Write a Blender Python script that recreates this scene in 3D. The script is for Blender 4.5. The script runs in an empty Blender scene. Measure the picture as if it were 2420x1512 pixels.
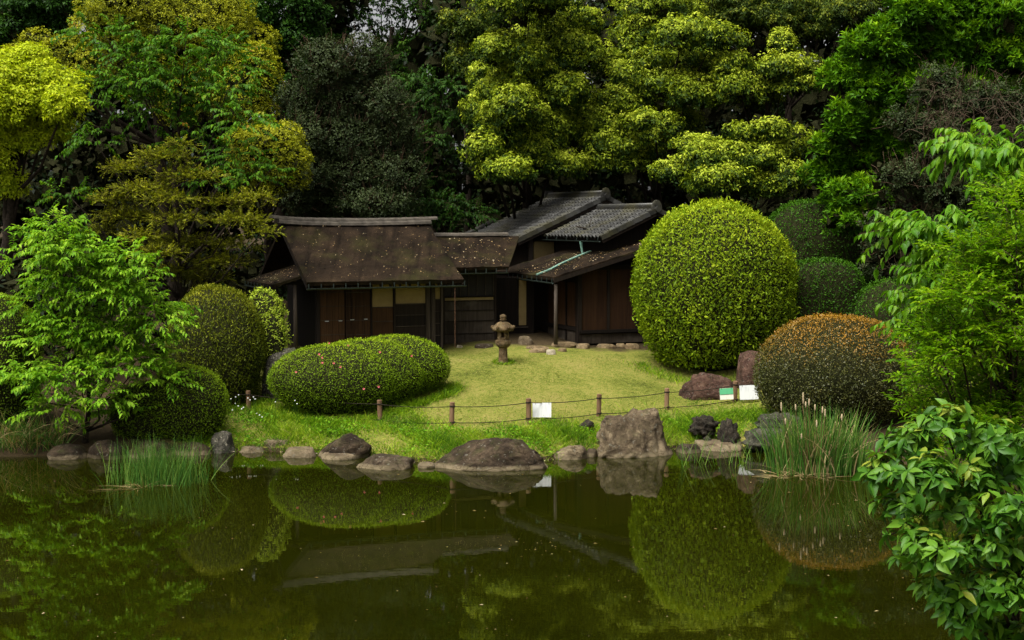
import bpy, bmesh, math, random
import numpy as np
from mathutils import Vector, Matrix, noise

sc = bpy.context.scene
COL = sc.collection
# ------------------------------------------------------------------ camera
CAM_H = 6.6
FOC = 3361.0                       # focal length in units of a 2420 wide picture (50 mm lens)
PITCH = math.atan((756 - 520) / FOC)
cam_d = bpy.data.cameras.new('camera'); cam_d.lens = 50.0; cam_d.sensor_width = 36.0
cam_d.clip_start = 0.1; cam_d.clip_end = 2000.0
cam = bpy.data.objects.new('camera', cam_d); COL.objects.link(cam)
cam.location = (0, 0, CAM_H); cam.rotation_euler = (math.pi / 2 - PITCH, 0, 0)
sc.camera = cam
# ------------------------------------------------------------------ sky, sun, exposure
SUN_EL, SUN_AZ = math.radians(62), math.radians(-135)      # azimuth measured from +Y towards +X
wd = bpy.data.worlds.new('World'); sc.world = wd; wd.use_nodes = True
nt = wd.node_tree; nt.nodes.clear()
sky = nt.nodes.new('ShaderNodeTexSky'); sky.sky_type = 'NISHITA'; sky.sun_disc = False
sky.sun_elevation = SUN_EL; sky.sun_rotation = SUN_AZ
sky.air_density = 1.0; sky.dust_density = 5.0; sky.ozone_density = 1.0
bw = nt.nodes.new('ShaderNodeRGBToBW'); mixs = nt.nodes.new('ShaderNodeMixRGB'); mixs.inputs[0].default_value = 0.97
bg = nt.nodes.new('ShaderNodeBackground'); bg.inputs[1].default_value = 0.055
wo = nt.nodes.new('ShaderNodeOutputWorld')
nt.links.new(sky.outputs[0], bw.inputs[0]); nt.links.new(sky.outputs[0], mixs.inputs[1]); nt.links.new(bw.outputs[0], mixs.inputs[2])
nt.links.new(mixs.outputs[0], bg.inputs[0]); nt.links.new(bg.outputs[0], wo.inputs[0])
sun_d = bpy.data.lights.new('sun', 'SUN'); sun_d.energy = 1.5; sun_d.angle = math.radians(42); sun_d.color = (1.0, 0.965, 0.89)
sun = bpy.data.objects.new('sun', sun_d); COL.objects.link(sun)
sdir = Vector((math.cos(SUN_EL) * math.sin(SUN_AZ), math.cos(SUN_EL) * math.cos(SUN_AZ), math.sin(SUN_EL)))
sun.rotation_euler = sdir.to_track_quat('Z', 'Y').to_euler()
sc.view_settings.view_transform = 'Standard'; sc.view_settings.look = 'None'
sc.view_settings.gamma = 1.0; sc.view_settings.use_curve_mapping = False
sc.view_settings.exposure = 1.88
sc.render.engine = 'CYCLES'
cy = sc.cycles
cy.max_bounces = 5; cy.diffuse_bounces = 1; cy.glossy_bounces = 3; cy.transmission_bounces = 2; cy.transparent_max_bounces = 4
cy.caustics_reflective = False; cy.caustics_refractive = False; cy.sample_clamp_indirect = 4.0
cy.use_adaptive_sampling = True; cy.adaptive_threshold = 0.02
cy.use_denoising = True

# ------------------------------------------------------------------ measuring helpers (metres, Y = distance from the viewer)
CP, SP = math.cos(PITCH), math.sin(PITCH)
def ray(px, py):
    a = (px - 1210) / FOC; b = (756 - py) / FOC
    return a, CP + b * SP, -SP + b * CP
def W(px, py, Y):
    a, dy, dz = ray(px, py); k = Y / dy
    return Vector((a * k, Y, CAM_H + dz * k))
def Wz(px, py, z):
    a, dy, dz = ray(px, py); k = (z - CAM_H) / dz
    return Vector((a * k, dy * k, z))
def mpp(Y): return Y / FOC

SH_X = [-60, -30, -20, -14, -10, -8, -6, -4, -2.2, -0.3, 1.3, 2.4, 3.6, 4.8, 5.6, 7.3, 9.7, 12.6, 16, 22, 60]
SH_Y = [40, 40, 39.6, 39.3, 39.6, 40.2, 40.1, 39.2, 38.2, 38.0, 38.9, 39.7, 40.2, 40.6, 40.9, 40.0, 38.8, 36.5, 30, 24, 20]
PR_T = [-20, -6, -1.5, -0.15, 0.25, 0.8, 2, 4, 10.2, 13.0, 20, 40, 100, 900]
PR_Z = [-1.3, -1.2, -1.0, -0.25, 0.13, 0.32, 0.52, 0.80, 1.84, 2.1, 2.45, 4.2, 6, 6]
NB_Y = [-900, -40, 0, 5, 10, 17, 19.5, 21, 26]
NB_Z = [5, 5, 5.0, 4.6, 3.2, 0.8, 0.05, -0.6, -1.3]
def ground_z(x, y):
    x = np.asarray(x, float); y = np.asarray(y, float)
    t = y - np.interp(x, SH_X, SH_Y)
    far = np.interp(t, PR_T, PR_Z); near = np.interp(y, NB_Y, NB_Z)
    z = np.maximum(far, near)
    w = np.clip(t / 3.0, 0, 1)
    z = z + w * (0.04 * np.sin(x * 0.9 + y * 0.5) + 0.03 * np.sin(x * 0.37 - y * 0.8 + 1.3))
    return z
def gz(x, y): return float(ground_z(x, y))
def Wg(px, py):
    a, dy, dz = ray(px, py); lo = None
    for i in range(2000):
        k = 30 + i * 0.03
        if CAM_H + dz * k <= gz(a * k, dy * k) or (dz < 0 and CAM_H + dz * k < 0): break
    return Vector((a * k, dy * k, CAM_H + dz * k))

# ------------------------------------------------------------------ object helpers
def tag(o, label=None, cat=None, group=None, kind=None):
    if label: o['label'] = label
    if cat: o['category'] = cat
    if group: o['group'] = group
    if kind: o['kind'] = kind
    return o
def thing(name, loc, label, cat, group=None, kind=None):
    o = bpy.data.objects.new(name, None); COL.objects.link(o); o.location = loc; o.empty_display_size = 0.2
    return tag(o, label, cat, group, kind)
def link(name, me, mat=None, parent=None):
    if mat is not None and not me.materials: me.materials.append(mat)
    o = bpy.data.objects.new(name, me); COL.objects.link(o)
    if parent is not None: setpar(o, parent)
    return o
def world_loc(p):
    v = p.location.copy(); q = p
    return v if q.parent is None else Vector((0, 0, 0))
def setpar(o, p):
    """vertices stay in world coordinates: parent with the inverse of the parent's own place"""
    o.parent = p
    root = p
    m = Matrix.Identity(4)
    chain = []
    while root is not None: chain.append(root); root = root.parent
    for q in reversed(chain): m = m @ q.matrix_parent_inverse @ q.matrix_basis
    o.matrix_parent_inverse = m.inverted()
def mesh(name, V, F, smooth=False):
    me = bpy.data.meshes.new(name); me.from_pydata([tuple(v) for v in V], [], [tuple(f) for f in F]); me.update()
    if smooth: me.polygons.foreach_set('use_smooth', [True] * len(me.polygons))
    return me
def mesh_np(name, V, F, tint=None, smooth=False):
    """V (n,3), F (m,k) with one k for all faces, tint (m,) per face"""
    V = np.ascontiguousarray(V, dtype=np.float32); F = np.ascontiguousarray(F, dtype=np.int32)
    me = bpy.data.meshes.new(name); m, k = F.shape
    me.vertices.add(len(V)); me.vertices.foreach_set('co', V.ravel())
    me.loops.add(m * k); me.loops.foreach_set('vertex_index', F.ravel())
    me.polygons.add(m); me.polygons.foreach_set('loop_start', np.arange(0, m * k, k, dtype=np.int32))
    if smooth: me.polygons.foreach_set('use_smooth', np.ones(m, dtype=bool))
    if tint is not None:
        at = me.attributes.new('tint', 'FLOAT', 'FACE'); at.data.foreach_set('value', np.ascontiguousarray(tint, dtype=np.float32))
    me.update(calc_edges=True)
    return me
class MB:
    def __init__(s): s.V = []; s.F = []
    def box(s, c, h, ax=None):
        """c centre, h half sizes, ax three axis vectors"""
        c = Vector(c); ax = ax or (Vector((1, 0, 0)), Vector((0, 1, 0)), Vector((0, 0, 1)))
        b = len(s.V)
        for k in range(8):
            s.V.append(c + ax[0] * h[0] * (1 if k & 1 else -1) + ax[1] * h[1] * (1 if k & 2 else -1) + ax[2] * h[2] * (1 if k & 4 else -1))
        for f in ((0, 2, 3, 1), (4, 5, 7, 6), (0, 1, 5, 4), (2, 6, 7, 3), (0, 4, 6, 2), (1, 3, 7, 5)): s.F.append([b + i for i in f])
        return s
    def tube(s, pts, rad, n=6, cap=True):
        pts = [Vector(p) for p in pts]; rad = rad if hasattr(rad, '__len__') else [rad] * len(pts)
        b = len(s.V); up = Vector((0.13, 0.21, 1)).normalized()
        for i, p in enumerate(pts):
            d = (pts[min(i + 1, len(pts) - 1)] - pts[max(i - 1, 0)]).normalized()
            x = d.cross(up)
            if x.length < 0.05: x = d.cross(Vector((1, 0, 0)))
            x.normalize(); y = d.cross(x)
            for k in range(n):
                a = 2 * math.pi * k / n
                s.V.append(p + (x * math.cos(a) + y * math.sin(a)) * rad[i])
        for i in range(len(pts) - 1):
            for k in range(n):
                s.F.append([b + i * n + k, b + i * n + (k + 1) % n, b + (i + 1) * n + (k + 1) % n, b + (i + 1) * n + k])
        if cap:
            s.F.append([b + k for k in range(n)][::-1]); s.F.append([b + (len(pts) - 1) * n + k for k in range(n)])
        return s
    def lathe(s, c, prof, n=16, sx=1, sy=1, rot=0.0, jit=0.0, rnd=None):
        c = Vector(c); b = len(s.V)
        for (r, z) in prof:
            for k in range(n):
                a = 2 * math.pi * (k + 0.5) / n + rot; j = 1 + (rnd.uniform(-jit, jit) if rnd else 0)
                s.V.append(c + Vector((r * j * math.cos(a) * sx, r * j * math.sin(a) * sy, z)))
        m = len(prof)
        for i in range(m - 1):
            for k in range(n): s.F.append([b + i * n + k, b + i * n + (k + 1) % n, b + (i + 1) * n + (k + 1) % n, b + (i + 1) * n + k])
        s.F.append([b + k for k in range(n)][::-1]); s.F.append([b + (m - 1) * n + k for k in range(n)])
        return s
    def quad(s, *p):
        b = len(s.V); s.V += [Vector(q) for q in p]; s.F.append(list(range(b, b + len(p)))); return s
    def build(s, name, mat, parent=None, smooth=False):
        return link(name, mesh(name, s.V, s.F, smooth), mat, parent)

# ------------------------------------------------------------------ materials
def new_mat(name):
    m = bpy.data.materials.new(name); m.use_nodes = True; t = m.node_tree; t.nodes.clear()
    out = t.nodes.new('ShaderNodeOutputMaterial'); return m, t, out
def ramp(t, stops, src=None):
    r = t.nodes.new('ShaderNodeValToRGB'); e = r.color_ramp.elements
    while len(e) < len(stops): e.new(0.5)
    for i, (p, c) in enumerate(stops): e[i].position = p; e[i].color = (*c, 1)
    if src is not None: t.links.new(src, r.inputs[0])
    return r.outputs[0]
def nse(t, scale, detail=4, rough=0.55, vec=None, dist=0.0):
    n = t.nodes.new('ShaderNodeTexNoise'); n.inputs['Scale'].default_value = scale; n.inputs['Detail'].default_value = detail
    n.inputs['Roughness'].default_value = rough; n.inputs['Distortion'].default_value = dist
    if vec is not None: t.links.new(vec, n.inputs['Vector'])
    return n.outputs['Fac']
def coord(t, scale=None, kind='Object', rot=None):
    c = t.nodes.new('ShaderNodeTexCoord'); o = c.outputs[kind]
    if scale is not None or rot is not None:
        mp = t.nodes.new('ShaderNodeMapping'); t.links.new(o, mp.inputs[0])
        if scale is not None: mp.inputs['Scale'].default_value = scale
        if rot is not None: mp.inputs['Rotation'].default_value = rot
        o = mp.outputs[0]
    return o
def mix(t, a, b, fac, mode='MIX'):
    m = t.nodes.new('ShaderNodeMixRGB'); m.blend_type = mode
    for i, v in ((0, fac), (1, a), (2, b)):
        if isinstance(v, (int, float)): m.inputs[i].default_value = v
        elif isinstance(v, tuple): m.inputs[i].default_value = (*v, 1)
        else: t.links.new(v, m.inputs[i])
    return m.outputs[0]
def mth(t, op, a, b=None, clamp=False):
    m = t.nodes.new('ShaderNodeMath'); m.operation = op; m.use_clamp = clamp
    for i, v in ((0, a), (1, b)):
        if v is None: continue
        if isinstance(v, (int, float)): m.inputs[i].default_value = v
        else: t.links.new(v, m.inputs[i])
    return m.outputs[0]
def bump(t, h, strength=0.5, dist=0.02):
    b = t.nodes.new('ShaderNodeBump'); b.inputs['Strength'].default_value = strength; b.inputs['Distance'].default_value = dist
    t.links.new(h, b.inputs['Height']); return b.outputs[0]
def bsdf(t, out, col, rough=0.7, spec=0.3, normal=None, metal=0.0):
    p = t.nodes.new('ShaderNodeBsdfPrincipled')
    if isinstance(col, tuple): p.inputs['Base Color'].default_value = (*col, 1)
    else: t.links.new(col, p.inputs['Base Color'])
    if isinstance(rough, (int, float)): p.inputs['Roughness'].default_value = rough
    else: t.links.new(rough, p.inputs['Roughness'])
    p.inputs['Specular IOR Level'].default_value = spec; p.inputs['Metallic'].default_value = metal
    if normal is not None: t.links.new(normal, p.inputs['Normal'])
    t.links.new(p.outputs[0], out.inputs[0]); return p
LEAF = {}
def leaf_mat(name, stops, trans=0.3, rough=0.5, spec=0.10, per_object=False, patch=0.25):
    m, t, out = new_mat(name)
    if per_object:
        oi = t.nodes.new('ShaderNodeObjectInfo'); src = oi.outputs['Random']
    else:
        a = t.nodes.new('ShaderNodeAttribute'); a.attribute_name = 'tint'; src = a.outputs['Fac']
    if patch:
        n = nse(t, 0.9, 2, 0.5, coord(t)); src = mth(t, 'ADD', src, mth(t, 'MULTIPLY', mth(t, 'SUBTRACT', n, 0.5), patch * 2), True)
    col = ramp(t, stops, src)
    p = t.nodes.new('ShaderNodeBsdfPrincipled'); t.links.new(col, p.inputs['Base Color'])
    p.inputs['Roughness'].default_value = rough; p.inputs['Specular IOR Level'].default_value = spec
    tr = t.nodes.new('ShaderNodeBsdfTranslucent'); t.links.new(mix(t, col, (1.0, 1.0, 0.35), 0.9, 'MULTIPLY'), tr.inputs[0])
    ms = t.nodes.new('ShaderNodeMixShader'); ms.inputs[0].default_value = trans
    t.links.new(p.outputs[0], ms.inputs[1]); t.links.new(tr.outputs[0], ms.inputs[2]); t.links.new(ms.outputs[0], out.inputs[0])
    LEAF[name] = m; return m
def wood_mat(name, dark, light, axis='Z', scale=14, rough=0.8, spec=0.15, weather=None):
    m, t, out = new_mat(name)
    s = {'Z': (scale, scale, scale * 0.06), 'X': (scale * 0.06, scale, scale), 'S': (scale * 0.15, scale * 0.15, scale)}[axis]
    v = coord(t, s); n = nse(t, 1.0, 5, 0.6, v, 0.6)
    oi = t.nodes.new('ShaderNodeObjectInfo')
    f = mth(t, 'ADD', n, mth(t, 'MULTIPLY', mth(t, 'SUBTRACT', oi.outputs['Random'], 0.5), 0.35), True)
    c = ramp(t, [(0.25, dark), (0.75, light)], f)
    if weather is not None:
        w = nse(t, 1.7, 3, 0.6, coord(t)); c = mix(t, c, weather, ramp(t, [(0.5, (0, 0, 0)), (0.75, (1, 1, 1))], w))
    bsdf(t, out, c, rough, spec, bump(t, n, 0.4, 0.01)); return m
def plain_mat(name, c1, c2, scale=6, rough=0.8, spec=0.2, bs=0.3, bd=0.01, detail=5, metal=0.0):
    m, t, out = new_mat(name); n = nse(t, scale, detail, 0.6, coord(t))
    bsdf(t, out, ramp(t, [(0.3, c1), (0.7, c2)], n), rough, spec, bump(t, n, bs, bd), metal); return m
def stone_mat(name, c1, c2, c3, wet=None, scale=1.5, spots=None, rough=0.85, moss=0.5):
    """c1 dark, c2 mid, c3 light; wet: pale line where the pond level has stood"""
    m, t, out = new_mat(name); v = coord(t)
    n1 = nse(t, scale, 8, 0.62, v, 0.4); n2 = nse(t, scale * 7, 6, 0.7, v)
    f = mth(t, 'ADD', mth(t, 'MULTIPLY', n1, 0.75), mth(t, 'MULTIPLY', n2, 0.3))
    c = ramp(t, [(0.36, c1), (0.52, c2), (0.68, c3)], f)
    if spots is not None:
        sp = nse(t, scale * 3.1, 4, 0.7, v, 0.8); c = mix(t, c, spots, ramp(t, [(0.58, (0, 0, 0)), (0.66, (1, 1, 1))], sp))
    if wet is not None:
        g = t.nodes.new('ShaderNodeNewGeometry'); sx = t.nodes.new('ShaderNodeSeparateXYZ'); t.links.new(g.outputs['Position'], sx.inputs[0])
        z = mth(t, 'ADD', sx.outputs[2], mth(t, 'MULTIPLY', mth(t, 'SUBTRACT', n2, 0.5), 0.12))
        band = ramp(t, [(0.03, (1, 1, 1)), (0.09, (0.6, 0.6, 0.6)), (0.13, (0, 0, 0))], z)
        c = mix(t, c, wet, band)
    ck = t.nodes.new('ShaderNodeTexVoronoi'); ck.feature = 'DISTANCE_TO_EDGE'; ck.inputs['Scale'].default_value = scale * 1.6
    wv = t.nodes.new('ShaderNodeVectorMath'); wv.operation = 'ADD'; t.links.new(v, wv.inputs[0])
    nn = t.nodes.new('ShaderNodeTexNoise'); nn.inputs['Scale'].default_value = scale * 1.3; nn.inputs['Detail'].default_value = 5; t.links.new(v, nn.inputs['Vector'])
    t.links.new(nn.outputs['Color'], wv.inputs[1]); t.links.new(wv.outputs[0], ck.inputs['Vector'])
    crack = ramp(t, [(0.0, (0, 0, 0)), (0.03, (1, 1, 1))], ck.outputs['Distance'])
    h = mth(t, 'ADD', mth(t, 'ADD', mth(t, 'MULTIPLY', n1, 1.0), mth(t, 'MULTIPLY', n2, 0.45)), mth(t, 'MULTIPLY', crack, 0.12))
    c = mix(t, c, mix(t, c, (0.55, 0.5, 0.45), 1.0, 'MULTIPLY'), mth(t, 'SUBTRACT', 1.0, crack))
    if moss:
        gm = t.nodes.new('ShaderNodeNewGeometry'); sm = t.nodes.new('ShaderNodeSeparateXYZ'); t.links.new(gm.outputs['Normal'], sm.inputs[0])
        mf = mth(t, 'MULTIPLY', ramp(t, [(0.5, (0, 0, 0)), (0.62, (1, 1, 1))], nse(t, scale * 2.2, 5, 0.65, v)), mth(t, 'MULTIPLY', sm.outputs[2], 0.7, True)); c = mix(t, c, (0.045, 0.055, 0.012), mth(t, 'MULTIPLY', mf, moss))
        lf = ramp(t, [(0.62, (0, 0, 0)), (0.66, (1, 1, 1))], nse(t, scale * 5.5, 3, 0.6, v)); c = mix(t, c, (0.20, 0.19, 0.15), mth(t, 'MULTIPLY', lf, 0.45))
    bsdf(t, out, c, rough, 0.15, bump(t, h, 1.0, 0.11)); return m

# ------------------------------------------------------------------ leaves
TEMPL = {
 'diamond': (np.array([(0, 0, 0), (0.5, 0.42, 0.10), (0, 1, -0.06), (-0.5, 0.42, 0.10)], float), np.array([(0, 1, 2, 3)])),
 'leaf4': (np.array([(0, 0, 0), (-0.5, 0.38, 0.12), (0, 0.45, -0.02), (0.5, 0.38, 0.12), (0, 1, -0.22)], float),
           np.array([(0, 2, 1), (0, 3, 2), (1, 2, 4), (2, 3, 4)])),
 'leaf12': (np.array([(0, 0, 0), (-0.34, 0.18, 0.07), (0, 0.2, 0.0), (0.34, 0.18, 0.07), (-0.5, 0.45, 0.08), (0, 0.48, -0.03), (0.5, 0.45, 0.08),
                      (-0.3, 0.76, -0.03), (0, 0.78, -0.11), (0.3, 0.76, -0.03), (0, 1.05, -0.24)], float),
            np.array([(0, 2, 1), (0, 3, 2), (1, 2, 5), (1, 5, 4), (2, 3, 6), (2, 6, 5), (4, 5, 8), (4, 8, 7), (5, 6, 9), (5, 9, 8), (7, 8, 10), (8, 9, 10)])),
}
def unit(a): return a / np.maximum(np.linalg.norm(a, axis=-1, keepdims=True), 1e-9)
def leaf_arrays(tmpl, P, D, N, L, wr):
    tv, tf = TEMPL[tmpl]; D = unit(D); X = unit(np.cross(D, N)); N = np.cross(X, D)
    n = len(P); L = np.broadcast_to(np.asarray(L, float), (n,))
    V = (P[:, None, :] + L[:, None, None] * (tv[None, :, 0:1] * wr * X[:, None, :] + tv[None, :, 1:2] * D[:, None, :] + tv[None, :, 2:3] * N[:, None, :]))
    F = tf[None] + (np.arange(n) * len(tv))[:, None, None]
    return V.reshape(-1, 3), F.reshape(-1, tf.shape[1]), len(tf)
def leaves(name, mat, parent, tmpl, P, D, N, L, wr, tint):
    V, F, k = leaf_arrays(tmpl, P, D, N, L, wr)
    return link(name, mesh_np(name, V, F, np.repeat(np.asarray(tint, float), k)), mat, parent)
def rdirs(rng, n):
    v = rng.normal(size=(n, 3)); return unit(v)
def clumps_px(lst, Y, jy=1.0, seed=1, depth=1.0, grow=1.0):
    r = random.Random(seed); out = []
    for (px, py, rx, ry) in lst:
        y = Y + r.uniform(-jy, jy); c = W(px, py, y); m = mpp(y)
        out.append((np.array(c), np.array([rx * m, 0.5 * (rx + ry) * m * depth, ry * m]) * grow))
    return out
def shell(rng, clumps, dens, back=0.45, low=-0.8, thick=0.35, lump=0.16):
    """points and outward normals on the uneven shells of the leaf clumps"""
    Ps, Ns, Hs = [], [], []
    for c, r in clumps:
        area = 4 * math.pi * ((r[0] * r[1]) ** 1.6 / 3 + (r[0] * r[2]) ** 1.6 / 3 + (r[1] * r[2]) ** 1.6 / 3) ** (1 / 1.6)
        n = max(8, int(area * dens)); d = rdirs(rng, n)
        keep = (d[:, 1] < back) & (d[:, 2] > low); d = d[keep]
        k = rng.normal(size=(5, 3)) * 3.2; ph = rng.uniform(0, 6.28, 5)
        lum = np.sin(d @ k.T + ph).sum(1) / 5
        rad = 1 + lump * 1.6 * lum - thick * rng.uniform(0, 1, len(d)) ** 2
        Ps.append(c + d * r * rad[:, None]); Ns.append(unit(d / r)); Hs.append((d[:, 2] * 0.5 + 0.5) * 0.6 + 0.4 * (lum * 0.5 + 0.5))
    return np.concatenate(Ps), np.concatenate(Ns), np.concatenate(Hs)
UP = np.array([0, 0, 1.0])
def rosettes(rng, P, Nn, k=6, up=0.5, jit=0.35, el=0.3, droop=0.0, spread=0.05):
    """k leaves round each point; returns leaf base, direction, normal and index of the point"""
    n = len(P); A = unit(Nn + up * UP + jit * rng.normal(size=(n, 3)))
    T = unit(np.cross(A, rng.normal(size=(n, 3)))); B = np.cross(A, T)
    ang = (np.arange(k)[None] * 2 * math.pi / k + rng.uniform(0, 6.28, (n, 1)) + rng.normal(size=(n, k)) * 0.3)
    R = np.cos(ang)[..., None] * T[:, None] + np.sin(ang)[..., None] * B[:, None]
    e = el + rng.normal(size=(n, k)) * 0.25
    D = np.cos(e)[..., None] * R + np.sin(e)[..., None] * A[:, None] - droop * UP
    N = A[:, None] * np.ones((1, k, 1)) - 0.4 * R * np.sin(e)[..., None] + 0.3 * rng.normal(size=(n, k, 3))
    Pp = P[:, None] + R * spread * rng.uniform(0.2, 1, (n, k, 1)) + A[:, None] * rng.uniform(-1, 1, (n, k, 1)) * spread
    return Pp.reshape(-1, 3), D.reshape(-1, 3), N.reshape(-1, 3), np.repeat(np.arange(n), k)
def sprays(rng, P, Nn, length=0.6, k=12, flat=0.6, droop=0.35, side=0.75, hang=0.35):
    """leaves set along both sides of arching twigs"""
    n = len(P); d0 = Nn.copy(); d0[:, 2] = d0[:, 2] * (1 - flat) + 0.25
    d0 = unit(d0 + 0.35 * rng.normal(size=(n, 3))); s = np.linspace(0.1, 1, k)[None, :, None]
    L = length * rng.uniform(0.6, 1.15, (n, 1, 1))
    Q = P[:, None] + d0[:, None] * L * s - UP * droop * L * s ** 2
    tang = unit(d0[:, None] - 2 * droop * s * UP)
    X = unit(np.cross(tang, UP + 0.25 * rng.normal(size=(n, 1, 3)))); sg = np.where(np.arange(k) % 2, 1, -1)[None, :, None]
    D = X * sg * side + tang * (0.55 + 0.5 * (s > 0.93)) - UP * hang + 0.18 * rng.normal(size=(n, k, 3))
    N = UP + 0.5 * X * sg + 0.25 * rng.normal(size=(n, k, 3)) + 0.3 * Nn[:, None]
    return Q.reshape(-1, 3), D.reshape(-1, 3), N.reshape(-1, 3), np.repeat(np.arange(n), k), Q
def twig_mesh(Q, r, name, mat, parent):
    """thin three-sided twigs along arching sprays, Q (n,k,3)"""
    n, k, _ = Q.shape; idx = [0, k // 2, k - 1]; q = Q[:, idx]; V = []
    offs = np.array([(0, 0, 1), (0.87, 0, -0.5), (-0.87, 0, -0.5)]) * r
    V = (q[:, :, None, :] + offs[None, None] * np.array([1, 0.8, 0.4])[None, :, None, None]).reshape(-1, 3)
    F = []
    for i in range(2):
        for a in range(3): F.append((i * 3 + a, i * 3 + (a + 1) % 3, (i + 1) * 3 + (a + 1) % 3, (i + 1) * 3 + a))
    F = np.array(F)[None] + (np.arange(n) * 9)[:, None, None]
    return tag(link(name, mesh_np(name, V, F.reshape(-1, 4)), mat, parent), kind='stuff')
def trunk_mesh(name, base, top, r0, limbs, mat, parent, seed=0, lean=0.3):
    rr = random.Random(seed); m = MB(); base = Vector(base); top = Vector(top); pts = []; rad = []
    for i in range(7):
        s = i / 6; p = base.lerp(top, s) + Vector((rr.uniform(-1, 1), rr.uniform(-1, 1), 0)) * lean * math.sin(s * math.pi) * 0.5
        pts.append(p); rad.append(r0 * (1.25 if i == 0 else 1.0 - 0.72 * s))
    m.tube(pts, rad, 8)
    for l in limbs:
        l = Vector(l); j = max(1, min(5, int(6 * max(0.15, min(0.9, (l.z - base.z) / max(0.5, top.z - base.z) - 0.25)))))
        a = pts[j]; mid = a.lerp(l, 0.5) + Vector((rr.uniform(-.2, .2), rr.uniform(-.2, .2), -0.12 * (l - a).length))
        q = [a.lerp(mid, 0.0), a.lerp(mid, 0.5), mid, mid.lerp(l, 0.6) + Vector((0, 0, .05)), l]
        w = rad[j] * 0.5; m.tube(q, [w, w * .8, w * .6, w * .4, w * .2], 5)
    return m.build(name, mat, parent, True)

# ------------------------------------------------------------------ material library
bark = plain_mat('bark', (0.010, 0.008, 0.0055), (0.04, 0.03, 0.021), 9, 0.9, 0.1, 0.6, 0.03)
twigm = plain_mat('twig', (0.05, 0.03, 0.018), (0.12, 0.08, 0.05), 20, 0.9, 0.1)
Y_ = lambda *a: a
#   leaf colours, old leaf -> fresh leaf; in crowns the range also paints top light
M_chin = leaf_mat('leaf_chinquapin', [(0.0, (0.014, 0.038, 0.005)), (0.3, (0.050, 0.092, 0.007)), (0.6, (0.24, 0.32, 0.013)), (1.0, (0.50, 0.57, 0.05))], 0.25)
M_chin2 = leaf_mat('leaf_chinquapin_dark', [(0.0, (0.014, 0.034, 0.005)), (0.45, (0.055, 0.09, 0.008)), (1.0, (0.31, 0.34, 0.022))], 0.25)
M_gold = leaf_mat('leaf_golden', [(0.0, (0.05, 0.072, 0.004)), (0.35, (0.22, 0.245, 0.008)), (1.0, (0.55, 0.55, 0.025))], 0.25)
M_big = leaf_mat('leaf_cherry', [(0.0, (0.025, 0.075, 0.005)), (0.5, (0.07, 0.19, 0.009)), (0.9, (0.16, 0.31, 0.014)), (1.0, (0.34, 0.20, 0.02))], 0.35)
M_fine = leaf_mat('leaf_fine_yellow', [(0.0, (0.07, 0.10, 0.005)), (0.5, (0.21, 0.24, 0.009)), (1.0, (0.40, 0.39, 0.02))], 0.3)
M_camp = leaf_mat('leaf_camphor', [(0.0, (0.20, 0.29, 0.007)), (0.4, (0.42, 0.53, 0.011)), (1.0, (0.62, 0.68, 0.03))], 0.35)
M_dgreen = leaf_mat('leaf_dark_green', [(0.0, (0.009, 0.030, 0.003)), (0.6, (0.028, 0.085, 0.006)), (1.0, (0.08, 0.16, 0.010))], 0.2)
M_grey = leaf_mat('leaf_grey_green', [(0.0, (0.014, 0.024, 0.007)), (0.6, (0.040, 0.058, 0.017)), (1.0, (0.10, 0.125, 0.05))], 0.12, 0.55, 0.12)
M_mid = leaf_mat('leaf_mid_green', [(0.0, (0.009, 0.030, 0.004)), (0.6, (0.026, 0.075, 0.007)), (1.0, (0.065, 0.14, 0.015))], 0.3)
M_bay = leaf_mat('leaf_bay', [(0.0, (0.022, 0.075, 0.002)), (0.5, (0.085, 0.22, 0.004)), (1.0, (0.24, 0.41, 0.008))], 0.3)
M_light = leaf_mat('leaf_light_green', [(0.0, (0.06, 0.18, 0.007)), (0.5, (0.18, 0.38, 0.014)), (1.0, (0.38, 0.58, 0.04))], 0.4)
M_azal = leaf_mat('leaf_azalea', [(0.0, (0.06, 0.105, 0.005)), (0.5, (0.17, 0.285, 0.008)), (1.0, (0.33, 0.44, 0.015))], 0.25)
M_azal2 = leaf_mat('leaf_azalea_dark', [(0.0, (0.06, 0.09, 0.007)), (0.5, (0.16, 0.23, 0.010)), (1.0, (0.31, 0.35, 0.018))], 0.25)
M_round = leaf_mat('leaf_round_bush', [(0.0, (0.06, 0.115, 0.004)), (0.45, (0.19, 0.29, 0.006)), (1.0, (0.44, 0.52, 0.02))], 0.3)
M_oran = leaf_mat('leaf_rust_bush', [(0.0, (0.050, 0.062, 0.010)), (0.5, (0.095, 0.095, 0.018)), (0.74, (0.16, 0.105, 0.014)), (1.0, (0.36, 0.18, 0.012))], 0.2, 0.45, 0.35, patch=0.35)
M_yew = leaf_mat('leaf_yew', [(0.0, (0.045, 0.07, 0.005)), (0.5, (0.12, 0.15, 0.007)), (1.0, (0.28, 0.28, 0.014))], 0.15)
M_hedge = leaf_mat('leaf_hedge', [(0.0, (0.016, 0.055, 0.003)), (0.6, (0.045, 0.13, 0.005)), (1.0, (0.09, 0.20, 0.008))], 0.2)
M_pier = leaf_mat('leaf_pieris', [(0.0, (0.18, 0.28, 0.02)), (0.5, (0.40, 0.52, 0.045)), (1.0, (0.60, 0.64, 0.08))], 0.3)
M_maple = leaf_mat('leaf_maple', [(0.0, (0.05, 0.15, 0.003)), (0.5, (0.145, 0.31, 0.006)), (1.0, (0.31, 0.47, 0.013))], 0.45)
M_gloss = leaf_mat('leaf_glossy', [(0.0, (0.014, 0.058, 0.004)), (0.5, (0.042, 0.13, 0.008)), (0.93, (0.12, 0.25, 0.018)), (1.0, (0.24, 0.28, 0.03))], 0.25, 0.42, 0.2, patch=0.1)
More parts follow.
